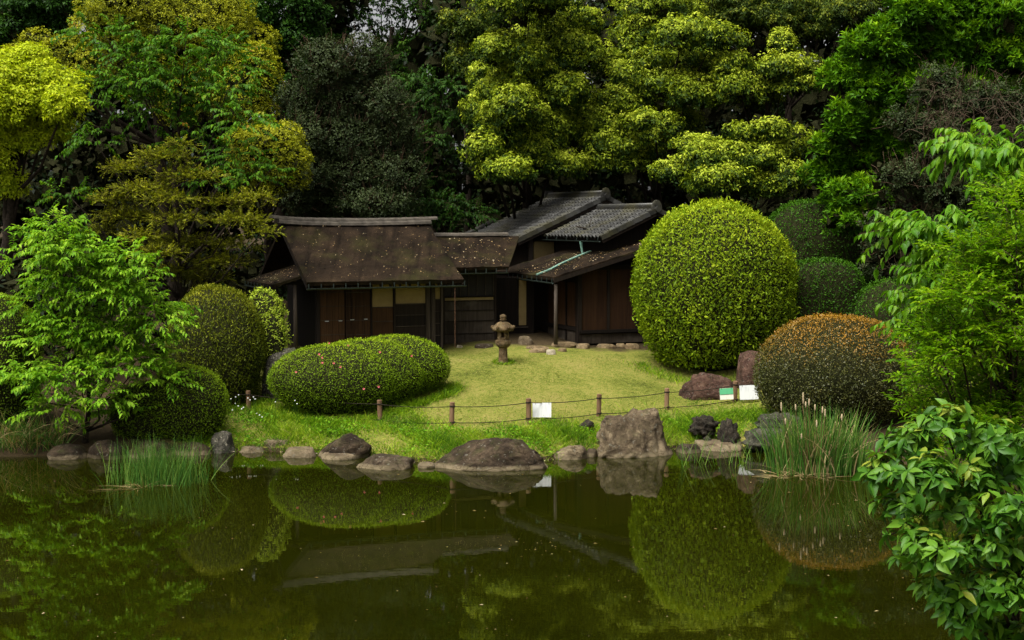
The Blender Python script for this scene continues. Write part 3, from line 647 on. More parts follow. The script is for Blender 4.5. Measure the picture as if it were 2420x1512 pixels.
# ---- tiled roofs
def tile_mesh():
    w, l, k = 0.305, 0.36, 7; V = []; F = []
    for j, (yy, zo) in enumerate(((0.0, 0.075), (l, 0.012))):
        for i in range(k):
            u = i / (k - 1); wz = 0.052 * math.cos((u - 0.22) * 2 * math.pi) if u < 0.72 else -0.052 + 0.04 * (u - 0.72) / 0.28
            V.append(((u - 0.5) * w, yy, wz + zo))
    for i in range(k): V.append((V[i][0], 0.0, V[i][2] - 0.05))
    for i in range(k - 1):
        F.append([i, i + 1, k + i + 1, k + i]); F.append([2 * k + i, 2 * k + i + 1, i + 1, i])
    me = mesh('roof_tile', V, F); me.materials.append(M_tile); return me
TILE = tile_mesh()
def tile_basis(ridge_dir, up_dir):
    n = ridge_dir.cross(up_dir).normalized(); return ridge_dir, up_dir, n
tiles_made = [0]
def tiled_slope(parent, nm, s_e, z_e, s_r, z_r, t0, t1, budget, cols, rows):
    """left-hand slope: eave at s_e, ridge at s_r, running from t0 to t1"""
    up = (H(s_r, 0, z_r) - H(s_e, 0, z_e)); Ls = up.length; up.normalize(); rd = E2; n = rd.cross(up)
    if n.z < 0: rd = -E2; n = rd.cross(up)
    deck = slab(nm, H(s_e, t0, z_e), H(s_e, t1, z_e), H(s_r, t1, z_r), H(s_r, t0, z_r), 0.09, M_dark, parent, 2, 2, 0.0)
    rr = random.Random(5); rest = MB(); L = Ls / rows; cw = (t1 - t0) / cols
    order = [(i, j) for i in range(cols) for j in range(rows)]; order.sort(key=lambda q: q[0])
    for c, (i, j) in enumerate(order):
        p = H(s_e, t0 + (i + 0.5) * cw, z_e) + up * (j * L - 0.05) + n * (0.03 + rr.uniform(-0.004, 0.004))
        sy = (L + 0.07) / 0.36; sx = cw / 0.305; tw = rr.uniform(-0.015, 0.015)
        x = (rd + up * tw).normalized(); y = n.cross(x)
        M = Matrix(((x.x * sx, y.x * sy, n.x, p.x), (x.y * sx, y.y * sy, n.y, p.y), (x.z * sx, y.z * sy, n.z, p.z), (0, 0, 0, 1)))
        if c < budget:
            o = bpy.data.objects.new('roof_tile', TILE); COL.objects.link(o); o.matrix_basis = M; setpar(o, deck)
        else:
            b = len(rest.V); rest.V += [M @ v.co for v in TILE.vertices]; rest.F += [[b + q for q in f.vertices] for f in TILE.polygons]
    if rest.V: tag(rest.build('roof_tiles_beyond', M_tile, deck), kind='stuff')
    return deck
def oni_ridge(parent, s, z, t0, t1, r=0.12):
    """stacked ridge with a round-shouldered end tile at the near end"""
    for k, (hw, z0, z1) in enumerate(((0.15, -0.02, 0.05), (0.125, 0.055, 0.10), (0.105, 0.105, 0.15))): hbox('ridge_course', s - hw, s + hw, t0 + 0.05, t1, z + z0, z + z1, M_tile, parent)
    m = MB(); m.tube([H(s, t0 + 0.03, z + 0.165), H(s, t1, z + 0.165)], 0.075, 8); m.build('ridge_cap', M_tile, parent, True)
    e = MB(); prof = [(-0.19, -0.08), (0.19, -0.08), (0.2, 0.06), (0.17, 0.2), (0.1, 0.31), (0.0, 0.35), (-0.1, 0.31), (-0.17, 0.2), (-0.2, 0.06)]
    for tt in (t0 - 0.05, t0 + 0.06): e.V += [H(s + a, tt, z + b) for a, b in prof]
    k = len(prof); e.F = [list(range(k))[::-1], list(range(k, 2 * k))] + [[i, (i + 1) % k, k + (i + 1) % k, k + i] for i in range(k)]
    eo = e.build('ridge_end_tile', M_tile, parent)
    d = MB(); d.tube([H(s, t0 - 0.16, z + 0.0), H(s, t0 - 0.05, z + 0.0)], 0.11, 10); d.tube([H(s, t0 - 0.09, z + 0.2), H(s, t0 - 0.05, z + 0.2)], 0.12, 10); d.build('end_disc', M_tile, eo)
    far = MB(); far.box(H(s, t1 + 0.04, z + 0.14), (0.2, 0.05, 0.19), (E1, E2, E3)); far.build('ridge_end_tile', M_tile, parent)
def verge(parent, s_e, z_e, s_r, z_r, t):
    """overlapping verge tiles and bargeboard along the near gable edge"""
    up = (H(s_r, 0, z_r) - H(s_e, 0, z_e)); L = up.length; up.normalize(); n = E2.cross(up); n = n if n.z > 0 else -n; k = max(4, int(L / 0.33))
    for i in range(k):
        p = H(s_e, t, z_e) + up * (L * (i + 0.5) / k); m = MB()
        y = (up + n * (-0.05)).normalized(); m.box(p + n * 0.065, (0.075, L / k * 0.54, 0.03), (E2, y, y.cross(E2))); m.box(p + n * 0.0 - E2 * 0.085, (0.012, L / k * 0.52, 0.085), (E2, y, y.cross(E2))); m.build('verge_tile', M_tile, parent)
    m = MB(); c = H(s_e, t - 0.03, z_e) + up * L / 2 - n * 0.13; m.box(c, (0.03, L / 2, 0.07), (E2, up, n)); m.build('bargeboard', M_dark, parent)
# roof B in front, roof A behind and higher
tB0, tB1, tA0, tA1 = 48.2, 54.2, 53.4, 59.3
dB = tiled_slope(hou, 'front_tiled_roof', 23.06, 5.93, 25.4, 6.99, tB0, tB1, 180, 19, 9)
slab('front_tiled_roof', H(25.4, tB0, 6.99), H(25.4, tB1, 6.99), H(27.8, tB1, 5.9), H(27.8, tB0, 5.9), 0.1, M_tile, hou, 4, 4, 0.0)
verge(dB, 23.06, 5.93, 25.4, 6.99, tB0); verge(dB, 27.8, 5.9, 25.4, 6.99, tB0); oni_ridge(dB, 25.4, 7.02, tB0, tB1)
gutter(hou, H(22.98, tB0 - 0.05, 5.82), H(22.98, tB1, 5.82), 7, r=0.05, drop=0.1)
dA = tiled_slope(hou, 'rear_tiled_roof', 21.77, 5.76, 25.77, 7.55, tA0, tA1, 120, 19, 13)
slab('rear_tiled_roof', H(25.77, tA0, 7.55), H(25.77, tA1, 7.55), H(29.8, tA1, 5.7), H(29.8, tA0, 5.7), 0.1, M_tile, hou, 4, 4, 0.0)
verge(dA, 21.77, 5.76, 25.77, 7.55, tA0); verge(dA, 29.8, 5.7, 25.77, 7.55, tA0); oni_ridge(dA, 25.77, 7.6, tA0, tA1)
gutter(hou, H(21.70, tA0 - 0.05, 5.62), H(21.70, tA1, 5.62), 7, r=0.05, drop=0.1)
# low hip ridge at the far foot of the rear roof
m = MB(); m.tube([H(21.6, tA1 + 0.1, 5.86), H(23.1, tA1 + 0.1, 6.54)], 0.13, 8); m.build('hip_ridge', M_tile, dA, True)
def gable(s_a, s_p, s_b, z_e, z_p, t, z0, name):
    g = MB(); P = [(s_a, z0), (s_b, z0), (s_b, z_e), (s_p, z_p), (s_a, z_e)]
    g.V = [H(a, t, b) for a, b in P] + [H(a, t + 0.08, b) for a, b in P]
    g.F = [[4, 3, 2, 1, 0], [5, 6, 7, 8, 9], [0, 1, 6, 5], [1, 2, 7, 6], [2, 3, 8, 7], [3, 4, 9, 8], [4, 0, 5, 9]]; return g.build(name, M_dark, hou)
gable(23.7, 25.4, 27.2, 6.02, 6.84, 48.85, 4.9, 'front_gable_wall')
hbox('upper_side_wall', 23.7, 23.78, 48.93, 53.9, 4.9, 6.05, M_dark, hou)
gable(22.5, 25.77, 29.2, 5.9, 7.38, 54.0, 3.0, 'rear_gable_wall')
hbox('plaster_panel', 22.75, 23.65, 53.90, 53.995, 5.0, 5.72, M_plast, hou)
hbox('post', 22.52, 22.7, 53.86, 53.99, 4.6, 5.85, M_post, hou)
hbox('rear_side_wall', 22.5, 22.58, 54.1, 59.0, 3.0, 5.9, M_dark, hou)
# green copper downpipe and the strip that leads the water down the bark roof
def lz(s): return 4.57 + (s - SEV) * (1.6 / 5.71)
m = MB(); m.tube([H(22.98, 49.8, 5.8), H(23.0, 49.8, 5.6), H(23.03, 49.78, lz(23.03) + 0.05)], [0.07, 0.05, 0.04], 6); m.build('copper_downpipe', M_copper, hou)
m = MB(); pts = [(23.35, 49.75), (22.6, 49.45), (21.8, 49.0), (21.1, 48.45), (20.5, 48.25)]
for i in range(4):
    a, b = H(pts[i][0], pts[i][1], lz(pts[i][0]) + 0.035), H(pts[i + 1][0], pts[i + 1][1], lz(pts[i + 1][0]) + 0.035); d = b - a; x = d.normalized(); y = Vector((0, 0, 1)).cross(x).normalized()
    m.box((a + b) / 2, (d.length / 2 + 0.02, 0.05, 0.022), (x, y, x.cross(y)))
m.build('copper_channel', M_copper, hou)
mt = MB(); mt.tube([H(23.3, 50.9, 6.35), H(23.6, 50.4, 6.25), H(23.9, 49.9, 6.42), H(24.3, 49.5, 6.53)], [0.03, 0.028, 0.022, 0.012], 5); mt.tube([H(23.6, 50.4, 6.25), H(23.75, 50.5, 6.7)], [0.02, 0.008], 5)
tag(mt.build('fallen_branch', bark, None, True), 'bare broken branch lying on the front tiled roof', 'branch')

# ---- leaf litter on the roofs
def roof_litter(name, n, a, b, c, d, seed, bias=1.0, size=0.045, cluster=None):
    rng = np.random.default_rng(seed); a, b, c, d = [np.array(v) for v in (a, b, c, d)]
    u = rng.uniform(0.01, 0.99, n)[:, None]; w = (rng.uniform(0.02, 0.97, n) ** bias)[:, None]
    P = (a * (1 - u) + b * u) * (1 - w) + (d * (1 - u) + c * u) * w; nr = np.cross(b - a, d - a); nr = nr / np.linalg.norm(nr); nr = nr if nr[2] > 0 else -nr
    P = P + nr * 0.03; D = np.cross(rdirs(rng, n), nr) + 0.1 * nr; N = nr + 0.25 * rng.normal(size=(n, 3))
    return P, D, N, size * rng.uniform(0.5, 1.5, n), rng.uniform(0, 0.8, n)
LP = [roof_litter('a', 190, H(s0, te, ze), H(s1, te, ze), H(s1, tr, zr), H(s0, tr, zr), 1, 0.9, 0.042),
      roof_litter('b', 110, H(17, 47.95, 4.92), H(19.2, 47.95, 4.92), H(20.4, 50.3, 5.92), H(17, 50.3, 5.92), 2, 1.0, 0.06),
      roof_litter('c', 260, H(SEV, TVG, 4.57), H(SEV, 50.6, 4.57), H(23.5, 50.6, 5.41), H(23.5, TVG, 5.41), 3, 1.0, 0.06),
      roof_litter('d', 60, H(23.5, TVG, 5.41), H(23.5, 48.2, 5.41), H(26, 48.2, 6.11), H(26, TVG, 6.11), 4, 1.0, 0.06),
      roof_litter('e', 130, H(10.45, 47.45, 4.42), H(10.45, 51.0, 4.42), H(12.2, 51.0, 4.95), H(12.2, 47.45, 4.95), 5, 1.0, 0.045)]
cc = [np.concatenate([q[i] for q in LP]) for i in range(5)]
cc[0][:, 2] += 0.02
lo = leaves('fallen_leaves', M_dry, None, 'diamond', cc[0], cc[1], cc[2], cc[3], 0.5, cc[4])
tag(lo, 'pale dry leaves scattered over the bark roofs', 'fallen leaves', kind='stuff')

# ================================================================== STONES
ST_brown = stone_mat('boulder_brown_grey', (0.0206, 0.0147, 0.0090), (0.0536, 0.0382, 0.0238), (0.1236, 0.0921, 0.0590), wet=(0.1751, 0.1372, 0.0820))
ST_pale = stone_mat('boulder_pale_grey', (0.0288, 0.0196, 0.0115), (0.1030, 0.0755, 0.0451), (0.3090, 0.2401, 0.1476), wet=(0.1751, 0.1372, 0.0820))
ST_dark = stone_mat('boulder_dark', (0.0103, 0.0071, 0.0041), (0.0309, 0.0206, 0.0119), (0.0876, 0.0608, 0.0361), wet=(0.1751, 0.1372, 0.0820))
ST_flat = stone_mat('flat_stone', (0.0618, 0.0451, 0.0271), (0.1442, 0.1078, 0.0656), (0.2781, 0.2156, 0.1353), wet=(0.1751, 0.1372, 0.0820))
ST_red = stone_mat('red_brown_rock', (0.0288, 0.0157, 0.0115), (0.0772, 0.0412, 0.0295), (0.1545, 0.0882, 0.0615), scale=2.4)
ST_blue = stone_mat('blue_grey_rock', (0.0185, 0.0176, 0.0139), (0.0618, 0.0568, 0.0443), (0.1957, 0.1764, 0.1353), scale=2.6, spots=(0.3090, 0.2793, 0.2050))
ST_lava = stone_mat('lava_rock', (0.0124, 0.0108, 0.0082), (0.0361, 0.0294, 0.0213), (0.0772, 0.0588, 0.0410), scale=5)
ST_slate = stone_mat('layered_stone', (0.0165, 0.0157, 0.0107), (0.0464, 0.0441, 0.0303), (0.1030, 0.0980, 0.0697), scale=2)
ST_tan = stone_mat('tan_stepping_stone', (0.0927, 0.0637, 0.0328), (0.1957, 0.1372, 0.0722), (0.2987, 0.2205, 0.1230), scale=2)
ST_white = stone_mat('pale_stone', (0.2266, 0.1862, 0.1230), (0.3914, 0.3332, 0.2296), (0.5356, 0.4704, 0.3444), scale=3)
ST_lant = stone_mat('lantern_stone', (0.0515, 0.0333, 0.0164), (0.1339, 0.0902, 0.0451), (0.2575, 0.1862, 0.0984), scale=4, spots=(0.2266, 0.1176, 0.0410))
def rock(name, label, x0, x1, yt, yb, mat, Yc=None, depth=0.8, seed=1, base=None, planes=7, nz=0.16, fq=1.3, p=2.4, prof=None, sub=4, flat=None, group=None, lay=0.0, sink=0.25, cat='rock', skew=0.0):
    """x0..x1 width, yt top, yb foot as measured in the picture; stands at Yc (or at the pond's edge when None)"""
    xc = (x0 + x1) / 2; rr = random.Random(seed)
    if Yc is None: foot = Wz(xc, yb, 0.0 if base is None else base)
    else: foot = Vector((W(xc, yb, Yc).x, Yc, W(xc, yb, Yc).z))
    w = (x1 - x0) * mpp(foot.y) / 2; d = w * depth; cyy = foot.y + d * 0.8; top = W(xc, yt, cyy).z; zb = foot.z; h = max(0.05, top - zb)
    bm = bmesh.new(); bmesh.ops.create_icosphere(bm, subdivisions=sub, radius=1.0)
    pl = []
    for i in range(planes):
        n = Vector((rr.gauss(0, 1), rr.gauss(0, 1), rr.gauss(0.2, 0.7))).normalized(); pl.append((n, rr.uniform(0.66, 0.9)))
    off = Vector((seed * 3.7, seed * 1.3, 0))
    for v in bm.verts:
        c = v.co.copy(); l = (abs(c.x) ** p + abs(c.y) ** p + abs(c.z) ** p) ** (1 / p); c = c / l
        for n, dd in pl:
            q = c.dot(n)
            if q > dd: c -= n * (q - dd) * 0.85
        rg = 1 - abs(noise.noise(c * fq * 1.7 + off * 1.9)) * 2; s = 1 + nz * noise.fractal(c * fq + off, 1.0, 2.0, 4) + nz * 0.35 * (0.5 - abs(noise.noise(c * fq * 2.5 + off))) - nz * 0.45 * max(0.0, rg - 0.72) / 0.28 + nz * 0.12 * noise.noise(c * fq * 7 + off)
        c = c * s
        zz_ = max(0.0, c.z)
        if prof: k = np.interp(zz_, prof[0], prof[1]); c.x *= k; c.y *= k
        if lay: c.z += lay * (round(c.z / lay) * 1.0 - c.z / lay) * 0.75; k2 = 1 + 0.10 * math.sin(round(c.z / lay) * 2.4 + seed); c.x *= k2; c.y *= k2
        c.x += skew * zz_
        if flat: c.z = min(c.z, flat + 0.06 * noise.noise(c * 2 + off))
        v.co = c
    zm = max(v.co.z for v in bm.verts); xm = max(abs(v.co.x) for v in bm.verts)
    for v in bm.verts:
        c = v.co; z = c.z / zm * h if c.z > 0 else c.z * sink / 0.9
        v.co = Vector((foot.x + c.x / xm * w, cyy + c.y * d, zb + z))
    me = bpy.data.meshes.new(name); bm.to_mesh(me); bm.free(); me.polygons.foreach_set('use_smooth', [True] * len(me.polygons))
    o = link(name, me, mat); tag(o, label, cat, group); return o
rock('boulder', 'tall upright pale brown boulder standing at the water edge below the rope fence', 1398, 1600, 965, 1081, ST_pale, depth=0.75, seed=4, planes=5, nz=0.17, fq=1.7, p=5.0, prof=([0, .2, .6, .95], [1.0, .90, .86, .80]), sub=5)
rock('boulder', 'largest dark rounded boulder lying in the pond edge in front of the lawn', 1010, 1306, 1035, 1111, ST_dark, depth=0.55, seed=7, planes=7, nz=0.12, fq=1.5, p=2.4, skew=0.24, prof=([0, .2, .6, 1.0], [1.0, .92, .86, .8]), sub=5)
rock('boulder', 'small flat-topped brown stone in the water left of the largest dark boulder', 834, 992, 1073, 1110, ST_brown, depth=0.6, seed=11, planes=6, nz=0.13, p=2.2, skew=-0.1)
rock('boulder', 'dark humped rock on the shore below the low azalea', 735, 878, 1023, 1083, ST_dark, depth=0.7, seed=14, planes=7, nz=0.16, p=2.2, skew=0.45)
rock('shore_stone', 'flat pale stone slab at the water edge strewn with dry leaves', 660, 752, 1058, 1081, ST_flat, depth=0.8, seed=17, planes=3, nz=0.06, flat=0.7, cat='stone')
rock('shore_stone', 'smooth flat brown stone at the end of the grassy bank', 617, 690, 1037, 1065, ST_flat, Yc=40.4, depth=0.8, seed=18, planes=3, nz=0.06, flat=0.75, cat='stone')
rock('shore_stone', 'low cream-coloured rock between the two largest boulders', 1296, 1392, 1050, 1086, ST_pale, depth=0.7, seed=21, planes=8, nz=0.14, cat='stone')
rock('boulder', 'grey and white streaked rock beside the reeds at the foot of the azalea mound', 488, 556, 1018, 1071, ST_blue, depth=0.9, seed=23, planes=8, nz=0.12)
rock('shore_stone', 'flat grey slab bridging the shore beside the lava rocks', 1645, 1760, 1041, 1066, ST_flat, depth=0.7, seed=27, planes=3, nz=0.05, flat=0.55, p=3.5, cat='stone')
rock('layered_rock', 'thin layered slate-grey rock stacked behind the cattails', 1788, 1910, 975, 1014, ST_slate, Yc=40.4, depth=0.7, seed=31, planes=4, nz=0.08, lay=0.22, p=3.2)
rock('layered_rock', 'lower layered slate-grey ledge reaching into the water behind the cattails', 1755, 1900, 1012, 1052, ST_slate, Yc=39.9, depth=0.5, seed=33, planes=4, nz=0.08, lay=0.25, p=3.4)
rock('lava_rock', 'black pitted lava rock above the flat grey slab', 1690, 1765, 985, 1046, ST_lava, Yc=40.6, depth=0.8, seed=35, planes=9, nz=0.34, fq=2.6)
rock('lava_rock', 'black pitted lava rock half hidden in a tuft of grass', 1625, 1705, 980, 1010, ST_lava, Yc=41.0, depth=0.7, seed=36, planes=9, nz=0.34, fq=2.6)
rock('lava_rock', 'small black rock in the weeds left of the tall upright boulder', 1366, 1412, 990, 1016, ST_lava, Yc=41.0, depth=0.8, seed=37, planes=8, nz=0.3, fq=2.4)
rock('lava_rock', 'tiny black rock between the tall boulder and the flat grey slab', 1728 - 70, 1760 - 70, 1030, 1047, ST_lava, Yc=40.8, depth=0.8, seed=38, planes=8, nz=0.3, fq=2.4)
rock('red_rock', 'low long red-brown rock behind the green and white sign', 1596, 1745, 879, 946, ST_red, Yc=45.1, depth=0.5, seed=41, planes=6, nz=0.12, p=2.7, sub=5)
rock('red_rock', 'rounded red-brown rock leaning against the rust-topped dome bush', 1740, 1850, 828, 906, ST_red, Yc=45.8, depth=0.8, seed=43, planes=7, nz=0.10, p=2.6)
rock('boulder', 'streaked blue-grey rock between the yew dome and the low azalea', 612, 745, 822, 935, ST_blue, Yc=44.6, depth=0.7, seed=46, planes=8, nz=0.12, p=2.4, lay=0.0)
rock('boulder', 'mossy dark bank stone at the foot of the bright green sapling', 196, 300, 1040, 1085, ST_dark, depth=0.8, seed=49, planes=6, nz=0.12)
rock('boulder', 'dark bank stone beside the brown sedge', 100, 200, 1048, 1086, ST_dark, depth=0.8, seed=50, planes=6, nz=0.12)
rock('boulder', 'dark wet bank stone behind the reed clump', 290, 420, 1042, 1082, ST_dark, depth=0.8, seed=51, planes=6, nz=0.12)
rock('boulder', 'low dark bank stone under the azalea mound next to the streaked rock', 400, 500, 1045, 1076, ST_dark, depth=0.8, seed=52, planes=6, nz=0.12)
for i, (a, b, c, d, lab, mt_) in enumerate(((560, 622, 1054, 1070, 'thin pale stone edge under the grass left of the smooth brown stone', ST_flat), (985, 1030, 1092, 1106, 'small pale stone wedged left of the largest dark boulder', ST_flat),
        (745, 845, 1066, 1086, 'long low pale slab under the dark humped rock', ST_flat), (1385, 1412, 1060, 1080, 'little brown stone at the left foot of the tall boulder', ST_brown), (1596, 1660, 1050, 1072, 'brown stone wedged between the tall boulder and the flat grey slab', ST_brown), (878, 905, 1048, 1066, 'dark stone peeping from the grass above the small flat-topped stone', ST_dark))):
    rock('shore_stone', lab, a, b, c, d, mt_, depth=0.8, seed=90 + i, planes=5, nz=0.12, flat=0.8, p=2.6, sub=3, cat='stone')
# stones round the house
STEP = [(1120, 1170, 812, 823, 'low dark stone in the grass in front of the link wing', ST_brown), (1292, 1370, 808, 820, 'large tan stepping stone under the veranda post', ST_tan),
        (1240, 1300, 817, 825, 'flat tan stepping stone left of the veranda post', ST_tan), (1245, 1295, 822, 833, 'low flat stone at the lawn edge below the stepping stones', ST_tan),
        (1290, 1314, 825, 838, 'round pale pebble at the foot of the veranda chain', ST_white), (1316, 1340, 822, 831, 'small flat tan stone right of the pale pebble', ST_tan),
        (1360, 1398, 811, 824, 'rounded tan footing stone under the corner post', ST_tan), (1410, 1456, 812, 823, 'wide flat tan footing stone below the brown panels', ST_tan),
        (1476, 1512, 811, 826, 'tan footing stone close to the large round bush', ST_tan), (1455, 1478, 811, 820, 'small tan footing stone between two wider ones', ST_tan),
        (1078, 1094, 815, 822, 'small white stone in the grass left of the stone lantern', ST_white), (1223, 1261, 793, 814, 'squared grey step stone behind the stone lantern', ST_flat)]
for i, (a, b, c, d, lab, mt_) in enumerate(STEP):
    fx = Wg((a + b) / 2, d)
    rock('stepping_stone', lab, a, b, c, d, mt_, Yc=fx.y, depth=0.75, seed=60 + i, planes=4, nz=0.07, flat=0.8, p=2.6, sub=3, sink=0.12, cat='stone')

# ================================================================== STONE LANTERN
lp = Wg(1189, 856); LX, LY = lp.x, lp.y; LZ = gz(LX, LY)
lan = thing('stone_lantern', (LX, LY, LZ), 'weathered stone garden lantern with an onion finial standing on the lawn', 'stone lantern')
k = 1.62 / 113.0; rl = random.Random(9)
def L_(y): return LZ + (856 - y) * k
m = MB(); m.lathe((LX, LY, 0), [(0.165, LZ - 0.15), (0.165, L_(850)), (0.155, L_(835)), (0.15, L_(821))], 10, jit=0.02, rnd=rl); m.build('shaft', ST_lant, lan)
m = MB(); m.lathe((LX, LY, 0), [(0.16, L_(821)), (0.22, L_(819)), (0.27, L_(814)), (0.275, L_(813)), (0.285, L_(811)), (0.285, L_(805)), (0.25, L_(803.5)), (0.2, L_(803))], 6, rot=0.15, jit=0.02, rnd=rl); m.build('platform', ST_lant, lan)
# fire box: six-sided with one square window and a round hole
r_ = 0.195; z0, z1 = L_(803.2), L_(782); fb = MB(); n = 6; rot = math.pi / 6 + 0.42
cor6 = [Vector((LX + r_ * math.cos(rot + i * math.pi / 3), LY + r_ * math.sin(rot + i * math.pi / 3), 0)) for i in range(6)]
inn6 = [Vector((LX + (r_ - .06) * math.cos(rot + i * math.pi / 3), LY + (r_ - .06) * math.sin(rot + i * math.pi / 3), 0)) for i in range(6)]
def at(p, z): return Vector((p.x, p.y, z))
for i in range(6):
    a, b, ai, bi = cor6[i], cor6[(i + 1) % 6], inn6[i], inn6[(i + 1) % 6]; mid = (a + b) / 2
    ang = math.atan2(mid.y - LY, mid.x - LX); win = None
    if abs(ang + math.pi / 2 + 0.45) < 0.6: win = (0.2, 0.8, z0 + 0.1, z1 - 0.03)
    elif abs(ang + math.pi / 2 - 0.55) < 0.6: win = (0.36, 0.68, z0 + 0.17, z1 - 0.05)
    if win is None: fb.quad(at(a, z0), at(b, z0), at(b, z1), at(a, z1)); continue
    u0, u1, w0, w1 = win; p0, p1 = a.lerp(b, u0), a.lerp(b, u1); q0, q1 = ai.lerp(bi, u0), ai.lerp(bi, u1)
    fb.quad(at(a, z0), at(b, z0), at(b, w0), at(a, w0)); fb.quad(at(a, w1), at(b, w1), at(b, z1), at(a, z1)); fb.quad(at(a, w0), at(p0, w0), at(p0, w1), at(a, w1)); fb.quad(at(p1, w0), at(b, w0), at(b, w1), at(p1, w1))
    fb.quad(at(p0, w0), at(q0, w0), at(q0, w1), at(p0, w1)); fb.quad(at(p1, w0), at(p1, w1), at(q1, w1), at(q1, w0)); fb.quad(at(p0, w0), at(p1, w0), at(q1, w0), at(q0, w0)); fb.quad(at(p0, w1), at(q0, w1), at(q1, w1), at(p1, w1))
for i in range(6):
    a, b = inn6[i], inn6[(i + 1) % 6]; mid = (a + b) / 2; ang = math.atan2(mid.y - LY, mid.x - LX)
    if not (abs(ang + math.pi / 2 + 0.45) < 0.6 or abs(ang + math.pi / 2 - 0.55) < 0.6): fb.quad(at(b, z0), at(a, z0), at(a, z1), at(b, z1))
fb.build('fire_box', ST_lant, lan)
# cap: six-cornered roof with curled-up corners
m = MB(); prof = [(0.14, 782), (0.34, 781.5), (0.385, 779), (0.385, 775), (0.33, 771.5), (0.27, 767), (0.22, 763), (0.14, 760), (0.085, 759)]; n = 24
for (r, y) in prof:
    for i in range(n):
        a = 2 * math.pi * i / n + 0.3; cfac = 0.5 + 0.5 * math.cos(6 * a); rr_ = r * (0.86 + 0.14 * cfac) * (1 + rl.uniform(-.015, .015)); lift = 0.055 * cfac ** 3 * max(0, (r - 0.25) / 0.13) if y < 781 else 0
        m.V.append(Vector((LX + rr_ * math.cos(a), LY + rr_ * math.sin(a), L_(y) + lift)))
for j in range(len(prof) - 1):
    for i in range(n): m.F.append([j * n + i, j * n + (i + 1) % n, (j + 1) * n + (i + 1) % n, (j + 1) * n + i])
m.F.append(list(range(n))[::-1]); m.F.append([(len(prof) - 1) * n + i for i in range(n)])
cap = m.build('cap', ST_lant, lan, True)
for i in range(6):
    a = i * math.pi / 3 + 0.3 - 0.3 + (0.3 if False else 0); a = (2 * math.pi * i / 6) ; a = a
    q = Vector((LX + 0.36 * math.cos(a), LY + 0.36 * math.sin(a), L_(774.5) + 0.03)); mm = MB(); mm.lathe(q, [(0.03, -0.05), (0.06, -0.03), (0.065, 0.01), (0.045, 0.05), (0.012, 0.065)], 8); mm.build('corner_curl', ST_lant, cap, True)
m = MB(); m.lathe((LX, LY, 0), [(0.085, L_(759.2)), (0.08, L_(757)), (0.115, L_(756.4)), (0.118, L_(754)), (0.09, L_(753)), (0.10, L_(751.5)), (0.118, L_(748.5)), (0.11, L_(745.5)), (0.07, L_(743.2)), (0.012, L_(742))], 14); m.build('finial', ST_lant, lan, True)

# ================================================================== ROPE FENCE AND SIGNS
M_stake = wood_mat('fence_post_wood', (0.10, 0.055, 0.028), (0.27, 0.165, 0.095), scale=20)
M_rope = plain_mat('dark_palm_rope', (0.012, 0.01, 0.008), (0.04, 0.032, 0.024), 40, 0.95, 0.05)
FP = [(125, 936, 886), (587, 968, 923), (897, 998, 945), (1069, 1008, 950), (1249, 1000, 941), (1416, 984, 931), (1576, 967, 917), (1738, 948, 900), (1905, 930, 890)]
fence = thing('rope_fence', W(1069, 1008, 41.0), 'low fence of round wooden posts strung with two dark ropes along the bank', 'rope fence')
tops, lows = [], []
for (px, yb, yt) in FP:
    b = Wg(px, yb); zt = W(px, yt, b.y).z; b.z = gz(b.x, b.y); r0 = 0.075
    m = MB(); lx, ly = 0.03 * math.sin(px * 1.7), 0.02 * math.cos(px * 2.3); m.tube([(b.x - lx, b.y - ly, b.z - 0.2), (b.x, b.y, zt - 0.015), (b.x, b.y, zt)], [r0 * 0.97, r0, r0 * 0.86], 10); p_ = m.build('post', M_stake, fence)
    tops.append(Vector((b.x, b.y, zt - 0.12))); lows.append(Vector((b.x, b.y, zt - 0.12 - 0.47)))
    m = MB()
    for q in (zt - 0.12, zt - 0.59):
        for dz in (-0.012, 0.012):
            m.tube([Vector((b.x + (r0 + .006) * math.cos(a), b.y + (r0 + .006) * math.sin(a), q + dz)) for a in np.linspace(0, 2 * math.pi, 9)], 0.010, 4, False)
    m.build('rope_knot', M_rope, p_)
for row in (tops, lows):
    for a, b in zip(row[:-1], row[1:]):
        off = Vector((0, -0.085, 0)); pts = [a.lerp(b, u) + off + Vector((0, 0, -0.05 * 4 * u * (1 - u))) for u in np.linspace(0, 1, 9)]
        m = MB(); m.tube(pts, 0.011, 4); m.build('rope', M_rope, fence)
def sign_mat(name, base, smear, band=None):
    m, t, out = new_mat(name); v = coord(t, (14, 14, 2.5)); n = nse(t, 1.0, 4, 0.6, v)
    c = mix(t, base, smear, mth(t, 'MULTIPLY', ramp(t, [(0.52, (0, 0, 0)), (0.72, (1, 1, 1))], n), 0.5)); bsdf(t, out, c, 0.6, 0.3); return m
M_sign = sign_mat('white_sign_board', (0.72, 0.73, 0.72), (0.42, 0.43, 0.42)); M_cream = sign_mat('cream_sign_board', (0.72, 0.70, 0.60), (0.5, 0.48, 0.38)); M_green = sign_mat('green_sign_band', (0.10, 0.42, 0.20), (0.06, 0.28, 0.14))
